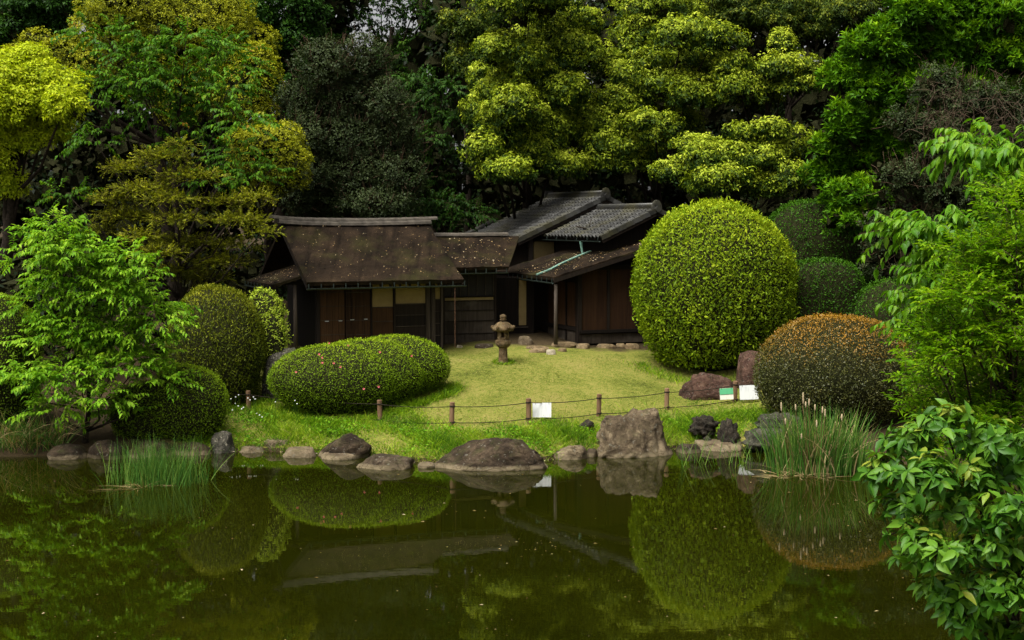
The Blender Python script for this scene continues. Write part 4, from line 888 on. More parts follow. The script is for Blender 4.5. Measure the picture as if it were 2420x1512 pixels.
def sign(label, px0, px1, y0, y1, Y, tilt=0.0, band=False, lean=0.12):
    c = W((px0 + px1) / 2, (y0 + y1) / 2, Y); w = (px1 - px0) * mpp(Y) / 2; h = (y1 - y0) * mpp(Y) / 2
    x = Vector((math.cos(tilt), 0, math.sin(tilt))); z = Vector((-math.sin(tilt), lean, math.cos(tilt))).normalized(); y = z.cross(x)
    th = thing('sign_board', c - z * h, label, 'sign')
    m = MB(); m.box(c, (w, 0.008, h), (x, y, z)); m.build('board', M_cream if band else M_sign, th)
    if band: m = MB(); m.box(c + z * h * 0.45 - y * 0.010, (w * 1.0, 0.004, h * 0.53), (x, y, z)); m.build('green_band', M_green, th); m = MB(); m.box(c - z * h * 0.12 - y * 0.010, (w * 0.98, 0.003, 0.004), (x, y, z)); m.build('ruled_line', M_rope, th)
    for s in (-0.7, 0.75):
        m = MB(); q = c + x * w * s + z * h; m.tube([q - z * 0.05 - y * 0.012, q + z * 0.05 - y * 0.012, q + z * 0.07 + y * 0.03], 0.006, 4); m.build('hook', M_rope, th)
    return th
sY = tops[4].lerp(tops[5], 0.19).y - 0.12
sign('blank white board hung on the rope right of a fence post mid lawn', 1258.5, 1303, 951.5, 986, sY)
sY2 = tops[7].y - 0.3
sign('small board with a green upper band and cream lower half on the rope', 1701, 1733, 917, 944, sY2, 0.06, True)
sign('plain white board beside the rust-topped dome bush', 1748, 1792, 910, 944, sY2, 0.04)

# ================================================================== CLIPPED SHRUBS
M_core = plain_mat('shade_core', (0.010, 0.012, 0.004), (0.03, 0.03, 0.012), 14, 0.95, 0.05, 0.8, 0.05)  # near-black filler colour, stands in for shade between the leaves
def bush_dirs(rng, n):
    d = rdirs(rng, n); return d[(d[:, 1] < 0.35) | (d[:, 2] > 0.55)]
def sup(d, r, p):
    l = (np.abs(d) ** p).sum(1) ** (1 / p); return d / l[:, None] * r
def clipped(name, label, lobes, mat, dens=420, L=0.06, wr=0.5, lump=0.03, tmpl='diamond', up=0.25, out=0.8, jit=0.5, seed=1, cat='bush', group=None, p=2.3, fuzz=0.03, tint_top=0.0, zmin=None, low=-0.55, shoots=0, extra=None, lie=0.45):
    """lobes: (centre, radii) of rounded masses; leaves stand on the outside, a solid dark core stands in for the shaded inside"""
    rng = np.random.default_rng(seed); base = Vector(lobes[0][0]); g = gz(base.x, base.y)
    th = thing(name, (base.x, base.y, g), label, cat, group); Ps, Ns, Ts = [], [], []; core = MB()
    for li, (c, r) in enumerate(lobes):
        c = np.array(c, float); r = np.array(r, float)
        area = 4 * math.pi * ((r[0] * r[1]) ** 1.6 / 3 + (r[0] * r[2]) ** 1.6 / 3 + (r[1] * r[2]) ** 1.6 / 3) ** (1 / 1.6)
        d = bush_dirs(rng, int(area * dens)); d = d[d[:, 2] > low]
        kk = rng.normal(size=(6, 3)) * 4; ph = rng.uniform(0, 6.28, 6); lum = np.sin(d @ kk.T + ph).sum(1) / 6
        fine = np.sin((d * r) @ (rng.normal(size=(3, 6)) * 9) + ph).sum(1) / 6
        P = c + sup(d, r, p) * (1 + lump * lum + lump * 0.55 * fine)[:, None] + rng.normal(size=(len(d), 3)) * fuzz
        N = unit(np.sign(d) * np.abs(sup(d, np.ones(3), p)) ** (p - 1) / r)
        keep = np.ones(len(P), bool)
        for lj, (c2, r2) in enumerate(lobes):
            if lj != li: keep &= (np.abs((P - np.array(c2)) / np.array(r2)) ** p).sum(1) > 0.86
        gzv = ground_z(P[:, 0], P[:, 1]); keep &= P[:, 2] > gzv + 0.02
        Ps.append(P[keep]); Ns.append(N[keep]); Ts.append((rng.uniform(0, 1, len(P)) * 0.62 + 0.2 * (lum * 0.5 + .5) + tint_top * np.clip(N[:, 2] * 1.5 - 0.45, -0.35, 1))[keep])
        bm = bmesh.new(); bmesh.ops.create_icosphere(bm, subdivisions=4, radius=1.0); b = len(core.V)
        dv = np.array([tuple(v.co) for v in bm.verts]); lv = np.sin(dv @ kk.T + ph).sum(1) / 6; cv = c + sup(dv, r, p) * (0.95 + lump * lv)[:, None] - np.array([0, 0, 0.0])
        gv = ground_z(cv[:, 0], cv[:, 1]); cv[:, 2] = np.maximum(cv[:, 2], gv - 0.1)
        core.V += [Vector(v) for v in cv]; core.F += [[b + v.index for v in f.verts] for f in bm.faces]; bm.free()
    P, N, T = np.concatenate(Ps), np.concatenate(Ns), np.concatenate(Ts)
    core.build('twigs', M_core, th, True)  # solid core in the painted shade colour, not single twigs
    D = unit((out - lie) * N + up * UP + jit * rng.normal(size=P.shape)); Nn = 1.1 * N + 0.25 * UP + 0.55 * rng.normal(size=P.shape)
    Lr = L * rng.uniform(0.6, 1.25, len(P))
    if shoots:
        k_ = rng.random(len(P)) < shoots; Lr[k_] *= 1.5; P[k_] += N[k_] * L * 0.9
    leaves('foliage', mat, th, tmpl, P - D * (Lr * 0.35)[:, None], D, Nn, Lr, wr, np.clip(T, 0, 1))
    return th
def lobe(px0, px1, yt, yb, Y, depth=1.0, zb=None):
    """round mass seen between px0..px1 and yt..yb whose middle stands at Y"""
    m = mpp(Y); rx = (px1 - px0) / 2 * m; ztop = W((px0 + px1) / 2, yt, Y).z; c = W((px0 + px1) / 2, yt, Y)
    g = gz(c.x, Y) if zb is None else zb
    return c.x, Y, ztop, g, rx, rx * depth
def dome(px0, px1, yt, Y, depth=1.0, belly=0.5, zb=None, dz=0.0):
    """radii so that the widest ring sits at belly of the height above ground"""
    x, y, zt, g, rx, ry = lobe(px0, px1, yt, 0, Y, depth, zb); h = zt - g; zc = g + h * belly + dz
    return ((x, y, zc), (rx, ry, zt - zc))
# large round bush: a tall egg, widest in the middle
R1 = dome(1503, 1872, 481, 49.3, 0.95, 0.46)
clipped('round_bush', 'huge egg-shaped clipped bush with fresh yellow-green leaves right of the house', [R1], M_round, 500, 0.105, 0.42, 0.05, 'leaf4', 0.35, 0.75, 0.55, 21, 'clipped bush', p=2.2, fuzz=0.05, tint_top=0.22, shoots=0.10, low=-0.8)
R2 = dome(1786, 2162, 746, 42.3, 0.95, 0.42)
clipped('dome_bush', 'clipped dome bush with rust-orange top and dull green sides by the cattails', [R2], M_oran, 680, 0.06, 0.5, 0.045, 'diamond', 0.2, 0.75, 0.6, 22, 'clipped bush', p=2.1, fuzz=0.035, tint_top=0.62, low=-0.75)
# low azalea of two lobes
A1 = dome(632, 960, 812, 43.5, 0.62, 0.47); A2 = dome(800, 1066, 792, 44.6, 0.75, 0.48); A3 = dome(715, 1010, 801, 43.95, 0.7, 0.46)
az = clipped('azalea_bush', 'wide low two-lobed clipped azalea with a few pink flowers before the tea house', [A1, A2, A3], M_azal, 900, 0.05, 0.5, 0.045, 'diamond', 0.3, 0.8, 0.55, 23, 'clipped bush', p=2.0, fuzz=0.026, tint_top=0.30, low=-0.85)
rf = random.Random(4)
for (px, py) in ((778, 812), (824, 817), (755, 838), (762, 846), (762, 858), (789, 859), (805, 868), (898, 833), (973, 842), (700, 880), (860, 920), (895, 915)):
    q = None; yy_ = 40.5
    while yy_ < 47:
        c_ = W(px, py, yy_)
        if any(sum(abs((c_[i] - c[i]) / r[i]) ** 2.0 for i in range(3)) < 1.02 for c, r in (A1, A2, A3)): q = c_; break
        yy_ += 0.03
    if q is None: continue
    m = MB()
    for kf in range(5):
        a = kf * 1.2566 + rf.uniform(0, 1); d = Vector((math.cos(a), -0.5, math.sin(a))).normalized(); e_ = d.cross(Vector((0, -1, 0.3))).normalized()
        o_ = q + Vector((0, -0.03, 0.02)); m.quad(o_, o_ + d * 0.027 + e_ * 0.016, o_ + d * 0.044 + Vector((0, .01, 0)), o_ + d * 0.027 - e_ * 0.016)
    m.build('flower', M_pink, az)
Yw = dome(392, 622, 676, 44.6, 0.95, 0.40)
clipped('yew_bush', 'dark olive clipped yew dome left of the tea house', [Yw], M_yew, 640, 0.085, 0.34, 0.045, 'diamond', 0.65, 0.7, 0.4, 24, 'clipped bush', p=2.15, fuzz=0.035, tint_top=0.22, low=-0.75)
AM = dome(340, 536, 862, 41.0, 0.8, 0.42); AM2 = dome(255, 440, 900, 40.9, 0.6, 0.4)
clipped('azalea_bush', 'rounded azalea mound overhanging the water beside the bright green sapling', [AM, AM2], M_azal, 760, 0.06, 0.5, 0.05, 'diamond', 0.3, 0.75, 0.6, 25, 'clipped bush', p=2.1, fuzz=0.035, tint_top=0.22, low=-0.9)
HL = dome(-150, 92, 690, 41.5, 0.9, 0.45)
clipped('clipped_mound', 'tall clipped green mound behind the bright sapling at the frame edge', [HL], M_azal, 520, 0.06, 0.5, 0.03, seed=26, cat='clipped bush', tint_top=0.15)
PI = dome(568, 676, 686, 45.6, 0.6, 0.62)
clipped('pieris_shrub', 'small pale yellow-green shrub peeping out behind the yew dome', [PI, dome(606, 672, 735, 45.3, 0.7, 0.6)], M_pier, 420, 0.12, 0.32, 0.12, 'leaf4', 0.1, 0.7, 0.7, 27, 'shrub', p=2.0, fuzz=0.07)
H1 = dome(1850, 2040, 612, 50.5, 0.7, 0.5); H2 = dome(1800, 2050, 476, 54.0, 0.7, 0.55)
clipped('hedge_block', 'dark green clipped hedge block behind the rust-topped dome', [H1], M_hedge, 420, 0.09, 0.45, 0.05, seed=28, cat='hedge', p=3.0, tint_top=0.1)
clipped('hedge_block', 'taller dark clipped hedge rising behind the huge egg-shaped bush', [H2], M_hedge, 380, 0.09, 0.45, 0.05, seed=29, cat='hedge', p=2.8, tint_top=0.1)
H3 = dome(2015, 2215, 660, 46.5, 0.8, 0.5)
clipped('dark_shrub', 'dark loose shrub below the grey twiggy tree right of the dome bush', [H3], M_hedge, 420, 0.07, 0.5, 0.08, seed=30, cat='shrub', p=2.2, fuzz=0.06, tint_top=0.1)
H4 = dome(2130, 2290, 782, 43.0, 0.8, 0.5); H5 = dome(2145, 2400, 868, 40.6, 0.7, 0.5)
clipped('clipped_mound', 'bright green clipped mound half hidden by the maple', [H4], M_azal, 520, 0.06, 0.5, 0.04, seed=31, cat='clipped bush')
clipped('clipped_mound', 'dark green clipped mound between the dome bush and the maple', [H5], M_azal2, 520, 0.06, 0.5, 0.05, seed=32, cat='clipped bush')

# ================================================================== TREES
def core_mesh(name, clumps, parent, f, seed, sub=2):
    """dark quads that close each clump and stand in for the shade inside"""
    rng = np.random.default_rng(seed + 900); Ps, Ls = [], []; n = 34 * sub
    for c, r in clumps:
        Ps.append(c + rdirs(rng, n) * r * (f * rng.uniform(0.15, 1.05, (n, 1)))); Ls.append(np.full(n, r.mean()) * rng.uniform(0.3, 0.62, n))
    P = np.concatenate(Ps); n = len(P); D = rdirs(rng, n); L = np.concatenate(Ls)
    V, F, k = leaf_arrays('diamond', P - D * (L * 0.5)[:, None], D, rdirs(rng, n), L, 0.75)
    return tag(link(name, mesh_np(name, V, F), M_core, parent), kind='stuff')
def split_clumps(clumps, n, f, seed, flat=1.0):
    """each clump breaks up into several smaller uneven tufts on its upper side"""
    rng = np.random.default_rng(seed + 500); out = []
    for c, r in clumps:
        for k in range(n):
            d = rdirs(rng, 1)[0]; d[2] = d[2] * 0.8 + 0.12; d[1] = -abs(d[1]) * 0.9 + 0.15
            g = f * rng.uniform(0.7, 1.3); out.append((c + d * r * (1 - 0.62 * g), r * g * np.array([1.05, 1.0, flat])))
    return out
def ros_tree(name, label, clumps, base, mat, dens, L, wr, k=6, up=0.5, el=0.3, droop=0.2, seed=1, tmpl='diamond', r0=0.25, fresh=0.35, cat='tree', group=None, spread=0.06, jit=0.35, thick=0.4, lump=0.16, fill=0.0, low=-0.8, back=0.45, twigs=0, noise_t=0.45, core=0.72, split=0, sf=0.5):
    """tree of dense rounded leaf clumps; upper leaves tinted lighter, as fresh growth and as painted top light"""
    rng = np.random.default_rng(seed); top = np.mean([c for c, r in clumps], 0); base = Vector(base)
    th = thing(name, base, label, cat, group)
    tp = Vector(top); tp.z = max(tp.z, base.z + 1.5); rnd = random.Random(seed); lm = [Vector(c) for c, r in clumps]
    trunk_mesh('trunk', base - Vector((0, 0, 0.3)), tp, r0, lm[:26], bark, th, seed)
    big = clumps
    if split: clumps = split_clumps(clumps, split, sf, seed)
    P, N, Hh = shell(rng, clumps, dens, back, low, thick, lump)
    q, D, Nn, idx = rosettes(rng, P, N, k, up, jit, el, droop, spread)
    T = noise_t * rng.uniform(0, 1, len(q)) + fresh * (Hh[idx] * 2.2 - 0.8) + 0.12 * rng.normal(size=len(P))[idx]  # tint rises with height: fresh growth plus top light put into the colour
    Ls = L * rng.uniform(0.65, 1.25, len(q))
    if fill:
        Pi, Ni, Hi = [], [], []
        for c, r in clumps:
            n = int(fill * r.prod() ** (2 / 3) * 10); d = rdirs(rng, n); Pi.append(c + d * r * rng.uniform(0.2, 0.85, (n, 1)))
        Pi = np.concatenate(Pi); n = len(Pi); q = np.concatenate([q, Pi]); D = np.concatenate([D, rdirs(rng, n)]); Nn = np.concatenate([Nn, rdirs(rng, n)]); T = np.concatenate([T, rng.uniform(0, .3, n)]); Ls = np.concatenate([Ls, L * rng.uniform(1.6, 2.6, n)])
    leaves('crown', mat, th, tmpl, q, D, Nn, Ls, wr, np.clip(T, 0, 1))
    if core: core_mesh('shade_core', big, th, core, seed)
    if twigs:
        i = rng.choice(len(P), twigs); d = unit(N[i] + 0.9 * UP + 0.4 * rng.normal(size=(twigs, 3))); ln = rng.uniform(0.3, 0.8, (twigs, 1, 1)); s = np.linspace(0, 1, 3)[None, :, None]
        twig_mesh(P[i][:, None] + d[:, None] * ln * s + 0.05 * rng.normal(size=(twigs, 3, 3)) * s, 0.012, 'twigs', twigm, th)
    return th
def spray_tree(name, label, clumps, base, mat, dens, L, wr, length=0.6, k=12, flat=0.6, droop=0.35, seed=1, tmpl='leaf4', r0=0.12, cat='tree', group=None, hang=0.35, side=0.75, low=-0.5, back=0.6, thick=0.9, fresh=0.3, lump=0.15, twig_r=0.008, trunk=True, limb_n=26, noise_t=0.6, core=0.0):
    """tree of layered, arching sprays with leaves along the twigs"""
    rng = np.random.default_rng(seed); base = Vector(base); th = thing(name, base, label, cat, group)
    top = Vector(np.mean([c for c, r in clumps], 0)); lm = [Vector(c) for c, r in clumps]
    if trunk: trunk_mesh('trunk', base - Vector((0, 0, 0.3)), top, r0, lm[:limb_n], bark, th, seed)
    P, N, Hh = shell(rng, clumps, dens, back, low, thick, lump)
    q, D, Nn, idx, Q = sprays(rng, P, N, length, k, flat, droop, side, hang)
    T = noise_t * rng.uniform(0, 1, len(q)) + fresh * Hh[idx] + 0.12 * rng.normal(size=len(P))[idx]  # lighter tint higher up: fresh growth plus painted top light
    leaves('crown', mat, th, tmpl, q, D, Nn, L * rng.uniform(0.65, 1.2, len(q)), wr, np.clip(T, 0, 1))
    twig_mesh(Q, twig_r, 'twigs', twigm, th)
    if core: core_mesh('shade_core', clumps, th, core, seed)
    return th
def foot(px, Y): 
    x = (px - 1210) * mpp(Y); return Vector((x, Y, gz(x, Y)))

CH1 = [(1254, 12, 95, 45), (1340, 45, 62, 42), (1340, 128, 66, 46), (1239, 132, 44, 36), (1246, 172, 58, 42), (1192, 208, 48, 38), (1330, 212, 64, 46), (1141, 270, 36, 44), (1223, 255, 60, 42), (1133, 342, 38, 34), (1270, 300, 72, 44), (1190, 310, 50, 44), (1254, 358, 80, 42), (1200, 402, 58, 34), (1160, 380, 40, 30), (1300, 395, 60, 34), (1180, 120, 45, 40), (1150, 190, 30, 40), (1300, 80, 60, 40)]
CH2 = [(1551, 36, 78, 48), (1524, 92, 60, 42), (1688, 96, 56, 38), (1617, 84, 50, 40), (1625, 148, 72, 44), (1530, 140, 56, 40), (1551, 214, 72, 40), (1635, 222, 56, 40), (1492, 186, 50, 36), (1457, 240, 52, 36), (1399, 300, 62, 42), (1547, 304, 58, 42), (1446, 340, 60, 40), (1450, 380, 58, 26), (1500, 350, 50, 36), (1600, 280, 50, 38), (1420, 150, 40, 40), (1690, 170, 30, 36)]
CH3 = [(1801, 306, 66, 32), (1649, 354, 52, 30), (1707, 376, 84, 42), (1844, 342, 58, 40), (1590, 416, 46, 32), (1727, 424, 84, 34), (1864, 410, 44, 38), (1660, 432, 50, 28), (1800, 440, 60, 26), (1790, 370, 60, 36)]
CH4 = [(1739, 172, 40, 42), (1745, 215, 46, 34), (1852, 104, 32, 30), (1856, 166, 62, 36), (1880, 205, 44, 24), (1830, 190, 40, 30), (1800, 225, 40, 30)]
CH5 = [(1727, 4, 60, 36), (1766, 44, 74, 34), (1860, 20, 60, 30), (1930, 40, 60, 30), (1914, 66, 46, 24), (1960, 10, 60, 40), (2010, 30, 50, 40), (1830, 55, 40, 20)]
CH6 = [(1133, 66, 36, 44), (1105, 110, 34, 40), (1110, 160, 40, 38), (1080, 60, 30, 30)]
kw = dict(split=7, sf=0.62, dens=22, L=0.15, wr=0.42, k=7, up=0.45, el=0.1, droop=0.45, fresh=0.62, tmpl='diamond', spread=0.07, thick=0.45, lump=0.2, fill=3)
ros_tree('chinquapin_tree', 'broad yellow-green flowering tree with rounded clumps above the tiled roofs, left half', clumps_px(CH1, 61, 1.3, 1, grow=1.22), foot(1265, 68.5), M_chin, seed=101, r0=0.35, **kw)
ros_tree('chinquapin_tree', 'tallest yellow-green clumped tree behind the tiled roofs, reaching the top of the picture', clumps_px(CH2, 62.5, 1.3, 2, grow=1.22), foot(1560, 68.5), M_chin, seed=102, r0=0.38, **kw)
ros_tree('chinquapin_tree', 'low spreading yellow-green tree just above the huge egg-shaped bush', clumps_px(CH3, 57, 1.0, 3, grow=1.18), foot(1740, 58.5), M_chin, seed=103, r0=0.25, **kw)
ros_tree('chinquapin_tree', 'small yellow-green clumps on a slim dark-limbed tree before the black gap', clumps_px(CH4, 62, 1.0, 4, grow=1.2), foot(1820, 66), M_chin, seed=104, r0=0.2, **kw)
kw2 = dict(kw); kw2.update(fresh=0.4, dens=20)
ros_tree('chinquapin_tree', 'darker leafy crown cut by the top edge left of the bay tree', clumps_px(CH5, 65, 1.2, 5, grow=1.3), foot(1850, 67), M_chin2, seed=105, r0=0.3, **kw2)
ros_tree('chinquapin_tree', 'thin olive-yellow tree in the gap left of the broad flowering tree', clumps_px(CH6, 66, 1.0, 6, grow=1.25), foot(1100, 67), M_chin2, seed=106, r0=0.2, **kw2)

GO = [(440, 50, 150, 80), (330, 20, 130, 60), (540, 120, 105, 90), (590, 210, 74, 100), (380, 120, 130, 90), (260, 80, 90, 60), (620, 300, 50, 60), (520, 20, 80, 40), (150, 130, 60, 40), (90, 110, 50, 40), (200, 160, 60, 50), (40, 160, 60, 50), (470, 220, 100, 80)]
GO2 = [(640, 365, 86, 70), (600, 420, 62, 60), (680, 400, 50, 60), (660, 330, 60, 40), (590, 350, 50, 50), (640, 440, 50, 30)]
kg = dict(dens=42, L=0.10, wr=0.45, k=6, up=0.6, el=0.5, droop=0.1, fresh=0.45, spread=0.05, thick=0.25, lump=0.12, fill=6)
ros_tree('golden_tree', 'great rounded golden-olive tree with fine dense foliage', clumps_px(GO, 60, 1.2, 7, grow=1.1), foot(420, 62), M_gold, seed=111, r0=0.4, **kg)
ros_tree('golden_tree', 'lower golden-olive rounded crown just above the tea house gable', clumps_px(GO2, 55, 0.8, 8, grow=1.08), foot(640, 57), M_gold, seed=112, r0=0.25, **kg)
CA = [(50, 180, 75, 50), (125, 215, 62, 46), (25, 250, 62, 56), (110, 290, 62, 46), (155, 250, 42, 40), (20, 350, 46, 60), (15, 420, 40, 50), (-50, 250, 70, 90), (70, 330, 40, 36), (60, 150, 50, 36)]
ros_tree('camphor_tree', 'bright lime-yellow leafy tree cut by the left edge', clumps_px(CA, 48, 0.8, 9, grow=1.15), foot(-40, 49.5), M_camp, 50, 0.13, 0.48, 6, 0.5, 0.35, 0.3, 113, r0=0.35, fresh=0.3, spread=0.06, lump=0.18, fill=2, split=8, sf=0.6, noise_t=0.7)
BG = [(250, 85, 72, 30), (310, 130, 70, 30), (400, 120, 60, 30), (440, 92, 50, 24), (520, 112, 62, 30), (560, 150, 40, 30), (235, 205, 62, 28), (330, 190, 70, 30), (430, 180, 70, 34), (540, 205, 60, 36), (300, 255, 66, 28), (380, 265, 70, 32), (490, 255, 66, 34), (575, 290, 46, 44), (450, 330, 60, 34), (560, 370, 50, 40), (590, 420, 46, 30), (640, 400, 30, 20), (220, 330, 50, 24), (160, 460, 46, 20), (400, 210, 80, 40), (500, 420, 50, 30)]
spray_tree('cherry_tree', 'green cherry tree with layered drooping leaves before the golden tree', clumps_px(BG, 51, 0.9, 10), foot(400, 52), M_big, 10.5, 0.18, 0.56, 0.75, 13, 0.6, 0.3, 114, r0=0.22, hang=0.55, thick=0.8)
FY = [(430, 342, 37, 10), (385, 372, 69, 12), (300, 400, 63, 13), (450, 418, 73, 14), (340, 448, 69, 12), (262, 472, 54, 9), (405, 470, 63, 12), (520, 480, 63, 12), (600, 468, 58, 9), (300, 510, 75, 12), (420, 520, 63, 13), (560, 520, 75, 12), (620, 550, 42, 7), (450, 575, 84, 13), (520, 620, 73, 10), (380, 600, 63, 13), (250, 545, 42, 8), (480, 655, 63, 9), (420, 640, 63, 10), (560, 580, 52, 8), (340, 560, 52, 12)]
spray_tree('fine_leaved_tree', 'small-leaved yellow-green tree with flat tiers beside the tea house gable', clumps_px(FY, 47, 0.9, 11), foot(400, 47.5), M_fine, 78, 0.07, 0.6, 0.34, 13, 0.9, 0.10, 115, tmpl='diamond', r0=0.16, hang=0.1, thick=0.9, side=0.8, low=-0.7, limb_n=21)
SA = [(125, 555, 52, 40), (60, 612, 46, 24), (180, 610, 70, 36), (290, 618, 52, 38), (330, 650, 40, 26), (180, 660, 84, 36), (270, 695, 84, 34), (340, 722, 74, 32), (110, 720, 70, 32), (200, 770, 86, 34), (300, 800, 92, 36), (105, 808, 64, 28), (375, 760, 46, 26), (180, 872, 72, 28), (275, 868, 70, 28), (345, 850, 60, 26), (230, 940, 62, 22), (300, 965, 44, 22), (115, 900, 62, 28), (50, 890, 50, 26), (140, 970, 60, 24), (390, 900, 40, 24), (250, 820, 80, 30), (150, 590, 50, 50)]
spray_tree('sapling_tree', 'bright fresh green young tree leaning over the pond from the left bank', clumps_px(SA, 40.0, 0.7, 12, grow=1.1), foot(190, 40.2), M_light, 21, 0.175, 0.46, 0.6, 13, 0.65, 0.3, 116, r0=0.09, hang=0.3, thick=0.85, low=-0.4)
DG = [(600, 40, 90, 60), (680, 90, 80, 70), (720, 180, 60, 60), (640, 150, 70, 60), (720, 20, 50, 40), (560, 10, 60, 40), (700, 250, 60, 60)]
ros_tree('evergreen_tree', 'deep green evergreen crown behind the golden tree', clumps_px(DG, 66, 1.0, 13, grow=1.2), foot(660, 67), M_dgreen, 26, 0.17, 0.48, 6, 0.5, 0.3, 0.2, 117, r0=0.3, fresh=0.4, fill=3, split=6)
DG2 = [(40, 40, 70, 50), (125, 55, 60, 40), (-20, 100, 60, 50), (180, 15, 60, 40), (90, 0, 60, 40)]
ros_tree('evergreen_tree', 'dim green crown in the upper left corner above the lime-yellow tree', clumps_px(DG2, 66, 1.0, 23), foot(60, 67), M_dgreen, 26, 0.17, 0.48, 6, 0.5, 0.3, 0.2, 141, r0=0.3, fresh=0.4, fill=3, split=6)
GR = [(770, 150, 70, 60), (860, 150, 60, 56), (720, 240, 66, 60), (820, 240, 90, 70), (920, 250, 50, 60), (720, 330, 70, 60), (820, 330, 96, 70), (930, 330, 66, 60), (730, 420, 80, 56), (840, 420, 96, 60), (940, 410, 66, 54), (790, 480, 100, 40), (900, 480, 80, 40), (700, 470, 50, 36)]
ros_tree('grey_tree', 'tall grey-green dense tree with bare twig tips behind the bark roof ridge', clumps_px(GR, 58, 0.8, 14, grow=1.05), foot(820, 59), M_grey, 58, 0.115, 0.5, 6, 0.5, 0.45, 0.05, 118, r0=0.3, fresh=0.35, spread=0.07, lump=0.2, fill=2, twigs=900)
LD = [(985, 195, 60, 20), (1050, 215, 50, 18), (1010, 260, 60, 18), (1070, 285, 40, 16), (960, 240, 40, 20), (1000, 330, 50, 20), (1040, 370, 40, 16), (1000, 420, 50, 20)]
spray_tree('layered_tree', 'mid-green tree with flat drooping tiers right of the grey tree', clumps_px(LD, 63, 0.8, 15), foot(1030, 64), M_mid, 18, 0.18, 0.55, 0.75, 13, 0.7, 0.3, 119, r0=0.18, hang=0.5, thick=0.9)
LD2 = [(1030, 480, 70, 18), (1100, 500, 50, 18), (1000, 510, 50, 16), (1070, 520, 50, 16)]
spray_tree('understory_tree', 'dark leafy low branches between the bark ridge and the tiled roof', clumps_px(LD2, 60, 0.8, 16), foot(1060, 61), M_mid, 18, 0.17, 0.55, 0.7, 13, 0.7, 0.3, 120, r0=0.12, hang=0.5, thick=0.9)
BK = [(800, 30, 70, 30), (900, 20, 80, 26), (980, 40, 60, 30), (1060, 30, 60, 26), (860, 80, 60, 24), (950, 110, 60, 30), (1040, 110, 60, 30), (900, 140, 60, 30), (1000, 160, 60, 26), (780, 90, 50, 24), (850, -20, 80, 30), (1000, -30, 80, 30)]
spray_tree('tall_tree', 'tall dark-trunked tree with open sky between its branches at the top', clumps_px(BK, 74, 1.5, 17), foot(870, 76), M_dgreen, 9, 0.22, 0.55, 0.9, 12, 0.7, 0.25, 121, r0=0.38, hang=0.4, thick=0.9)
for i, (px, Y, r) in enumerate(((745, 76, 0.2), (1012, 78, 0.24), (1062, 77, 0.18))):
    b = foot(px, Y); th = thing('slim_tree', b, ('slim dark trunk left of the sky gap at the top', 'dark trunk standing in the sky gap behind the layered tree', 'thin dark trunk right of the sky gap at the top')[i], 'tree')
    t_ = W(px + (10, -20, 14)[i], -60, Y); trunk_mesh('trunk', b, t_, r, [t_ + Vector((1.5, 0, -1.2)), t_ + Vector((-1.6, 0.4, -2.2)), t_ + Vector((0.8, 0.4, -3.4))], bark, th, 30 + i)
BY = [(2150, 40, 90, 60), (2260, 20, 90, 60), (2370, 40, 80, 60), (2080, 110, 70, 60), (2180, 130, 90, 60), (2300, 110, 90, 60), (2400, 140, 60, 60), (2010, 190, 60, 50), (2110, 220, 80, 54), (2230, 210, 80, 54), (2350, 210, 70, 50), (1980, 290, 50, 50), (2060, 310, 66, 50), (1960, 360, 44, 44), (2040, 390, 66, 50), (1950, 430, 50, 46), (2020, 460, 60, 40), (1990, 520, 50, 40), (2120, 330, 50, 60), (2410, 60, 60, 80)]
ros_tree('bay_tree', 'tall vivid green evergreen with upright leaf rosettes in the upper right corner', clumps_px(BY, 52, 1.0, 18, grow=1.12), foot(2200, 54), M_bay, 22, 0.24, 0.32, 8, 0.9, 0.75, 0.0, 122, r0=0.4, fresh=0.45, spread=0.05, thick=0.4, lump=0.18, fill=3, split=6)
GS = [(2200, 210, 60, 50), (2300, 260, 80, 60), (2400, 260, 60, 60), (2140, 300, 50, 46), (2230, 340, 80, 60), (2340, 370, 80, 60), (2420, 380, 50, 70), (2110, 420, 66, 54), (2220, 450, 84, 60), (2330, 480, 80, 60), (2090, 520, 60, 50), (2180, 560, 80, 60), (2290, 590, 80, 60), (2080, 610, 54, 50), (2160, 660, 70, 50), (2260, 690, 80, 50), (2380, 560, 70, 90)]
ros_tree('grey_shrub_tree', 'grey-green twiggy evergreen with a mat of bare brown vines right of the dome bush', clumps_px(GS, 47.5, 0.7, 19, grow=1.12), foot(2280, 48.5), M_grey, 36, 0.095, 0.55, 6, 0.5, 0.4, 0.05, 123, r0=0.2, fresh=0.35, spread=0.06, lump=0.2, fill=2, split=6, twigs=900)
# bare brown vines hanging over the grey evergreen
rngv = np.random.default_rng(77); mv = MB(); vin = thing('bare_vine', W(2330, 300, 46), 'tangle of bare brown vines draped over the grey evergreen', 'vine')
for i in range(190):
    p = W(rngv.uniform(2180, 2440), rngv.uniform(215, 340), 46.0 + rngv.uniform(-0.4, 0.5)); q = [p]; d = Vector(rngv.normal(size=3)); d.y *= 0.3; d.normalize()
    for j in range(5):
        d = (d + Vector(rngv.normal(size=3)) * 0.55 + Vector((0, 0, -0.15))).normalized(); p = p + d * 0.22; q.append(p)
    mv.tube(q, [0.009, 0.008, 0.007, 0.006, 0.005, 0.004], 3, False)
tag(mv.build('stems', plain_mat('bare_vine_bark', (0.035, 0.025, 0.016), (0.11, 0.08, 0.053), 10, 0.9, 0.1), vin), kind='stuff')

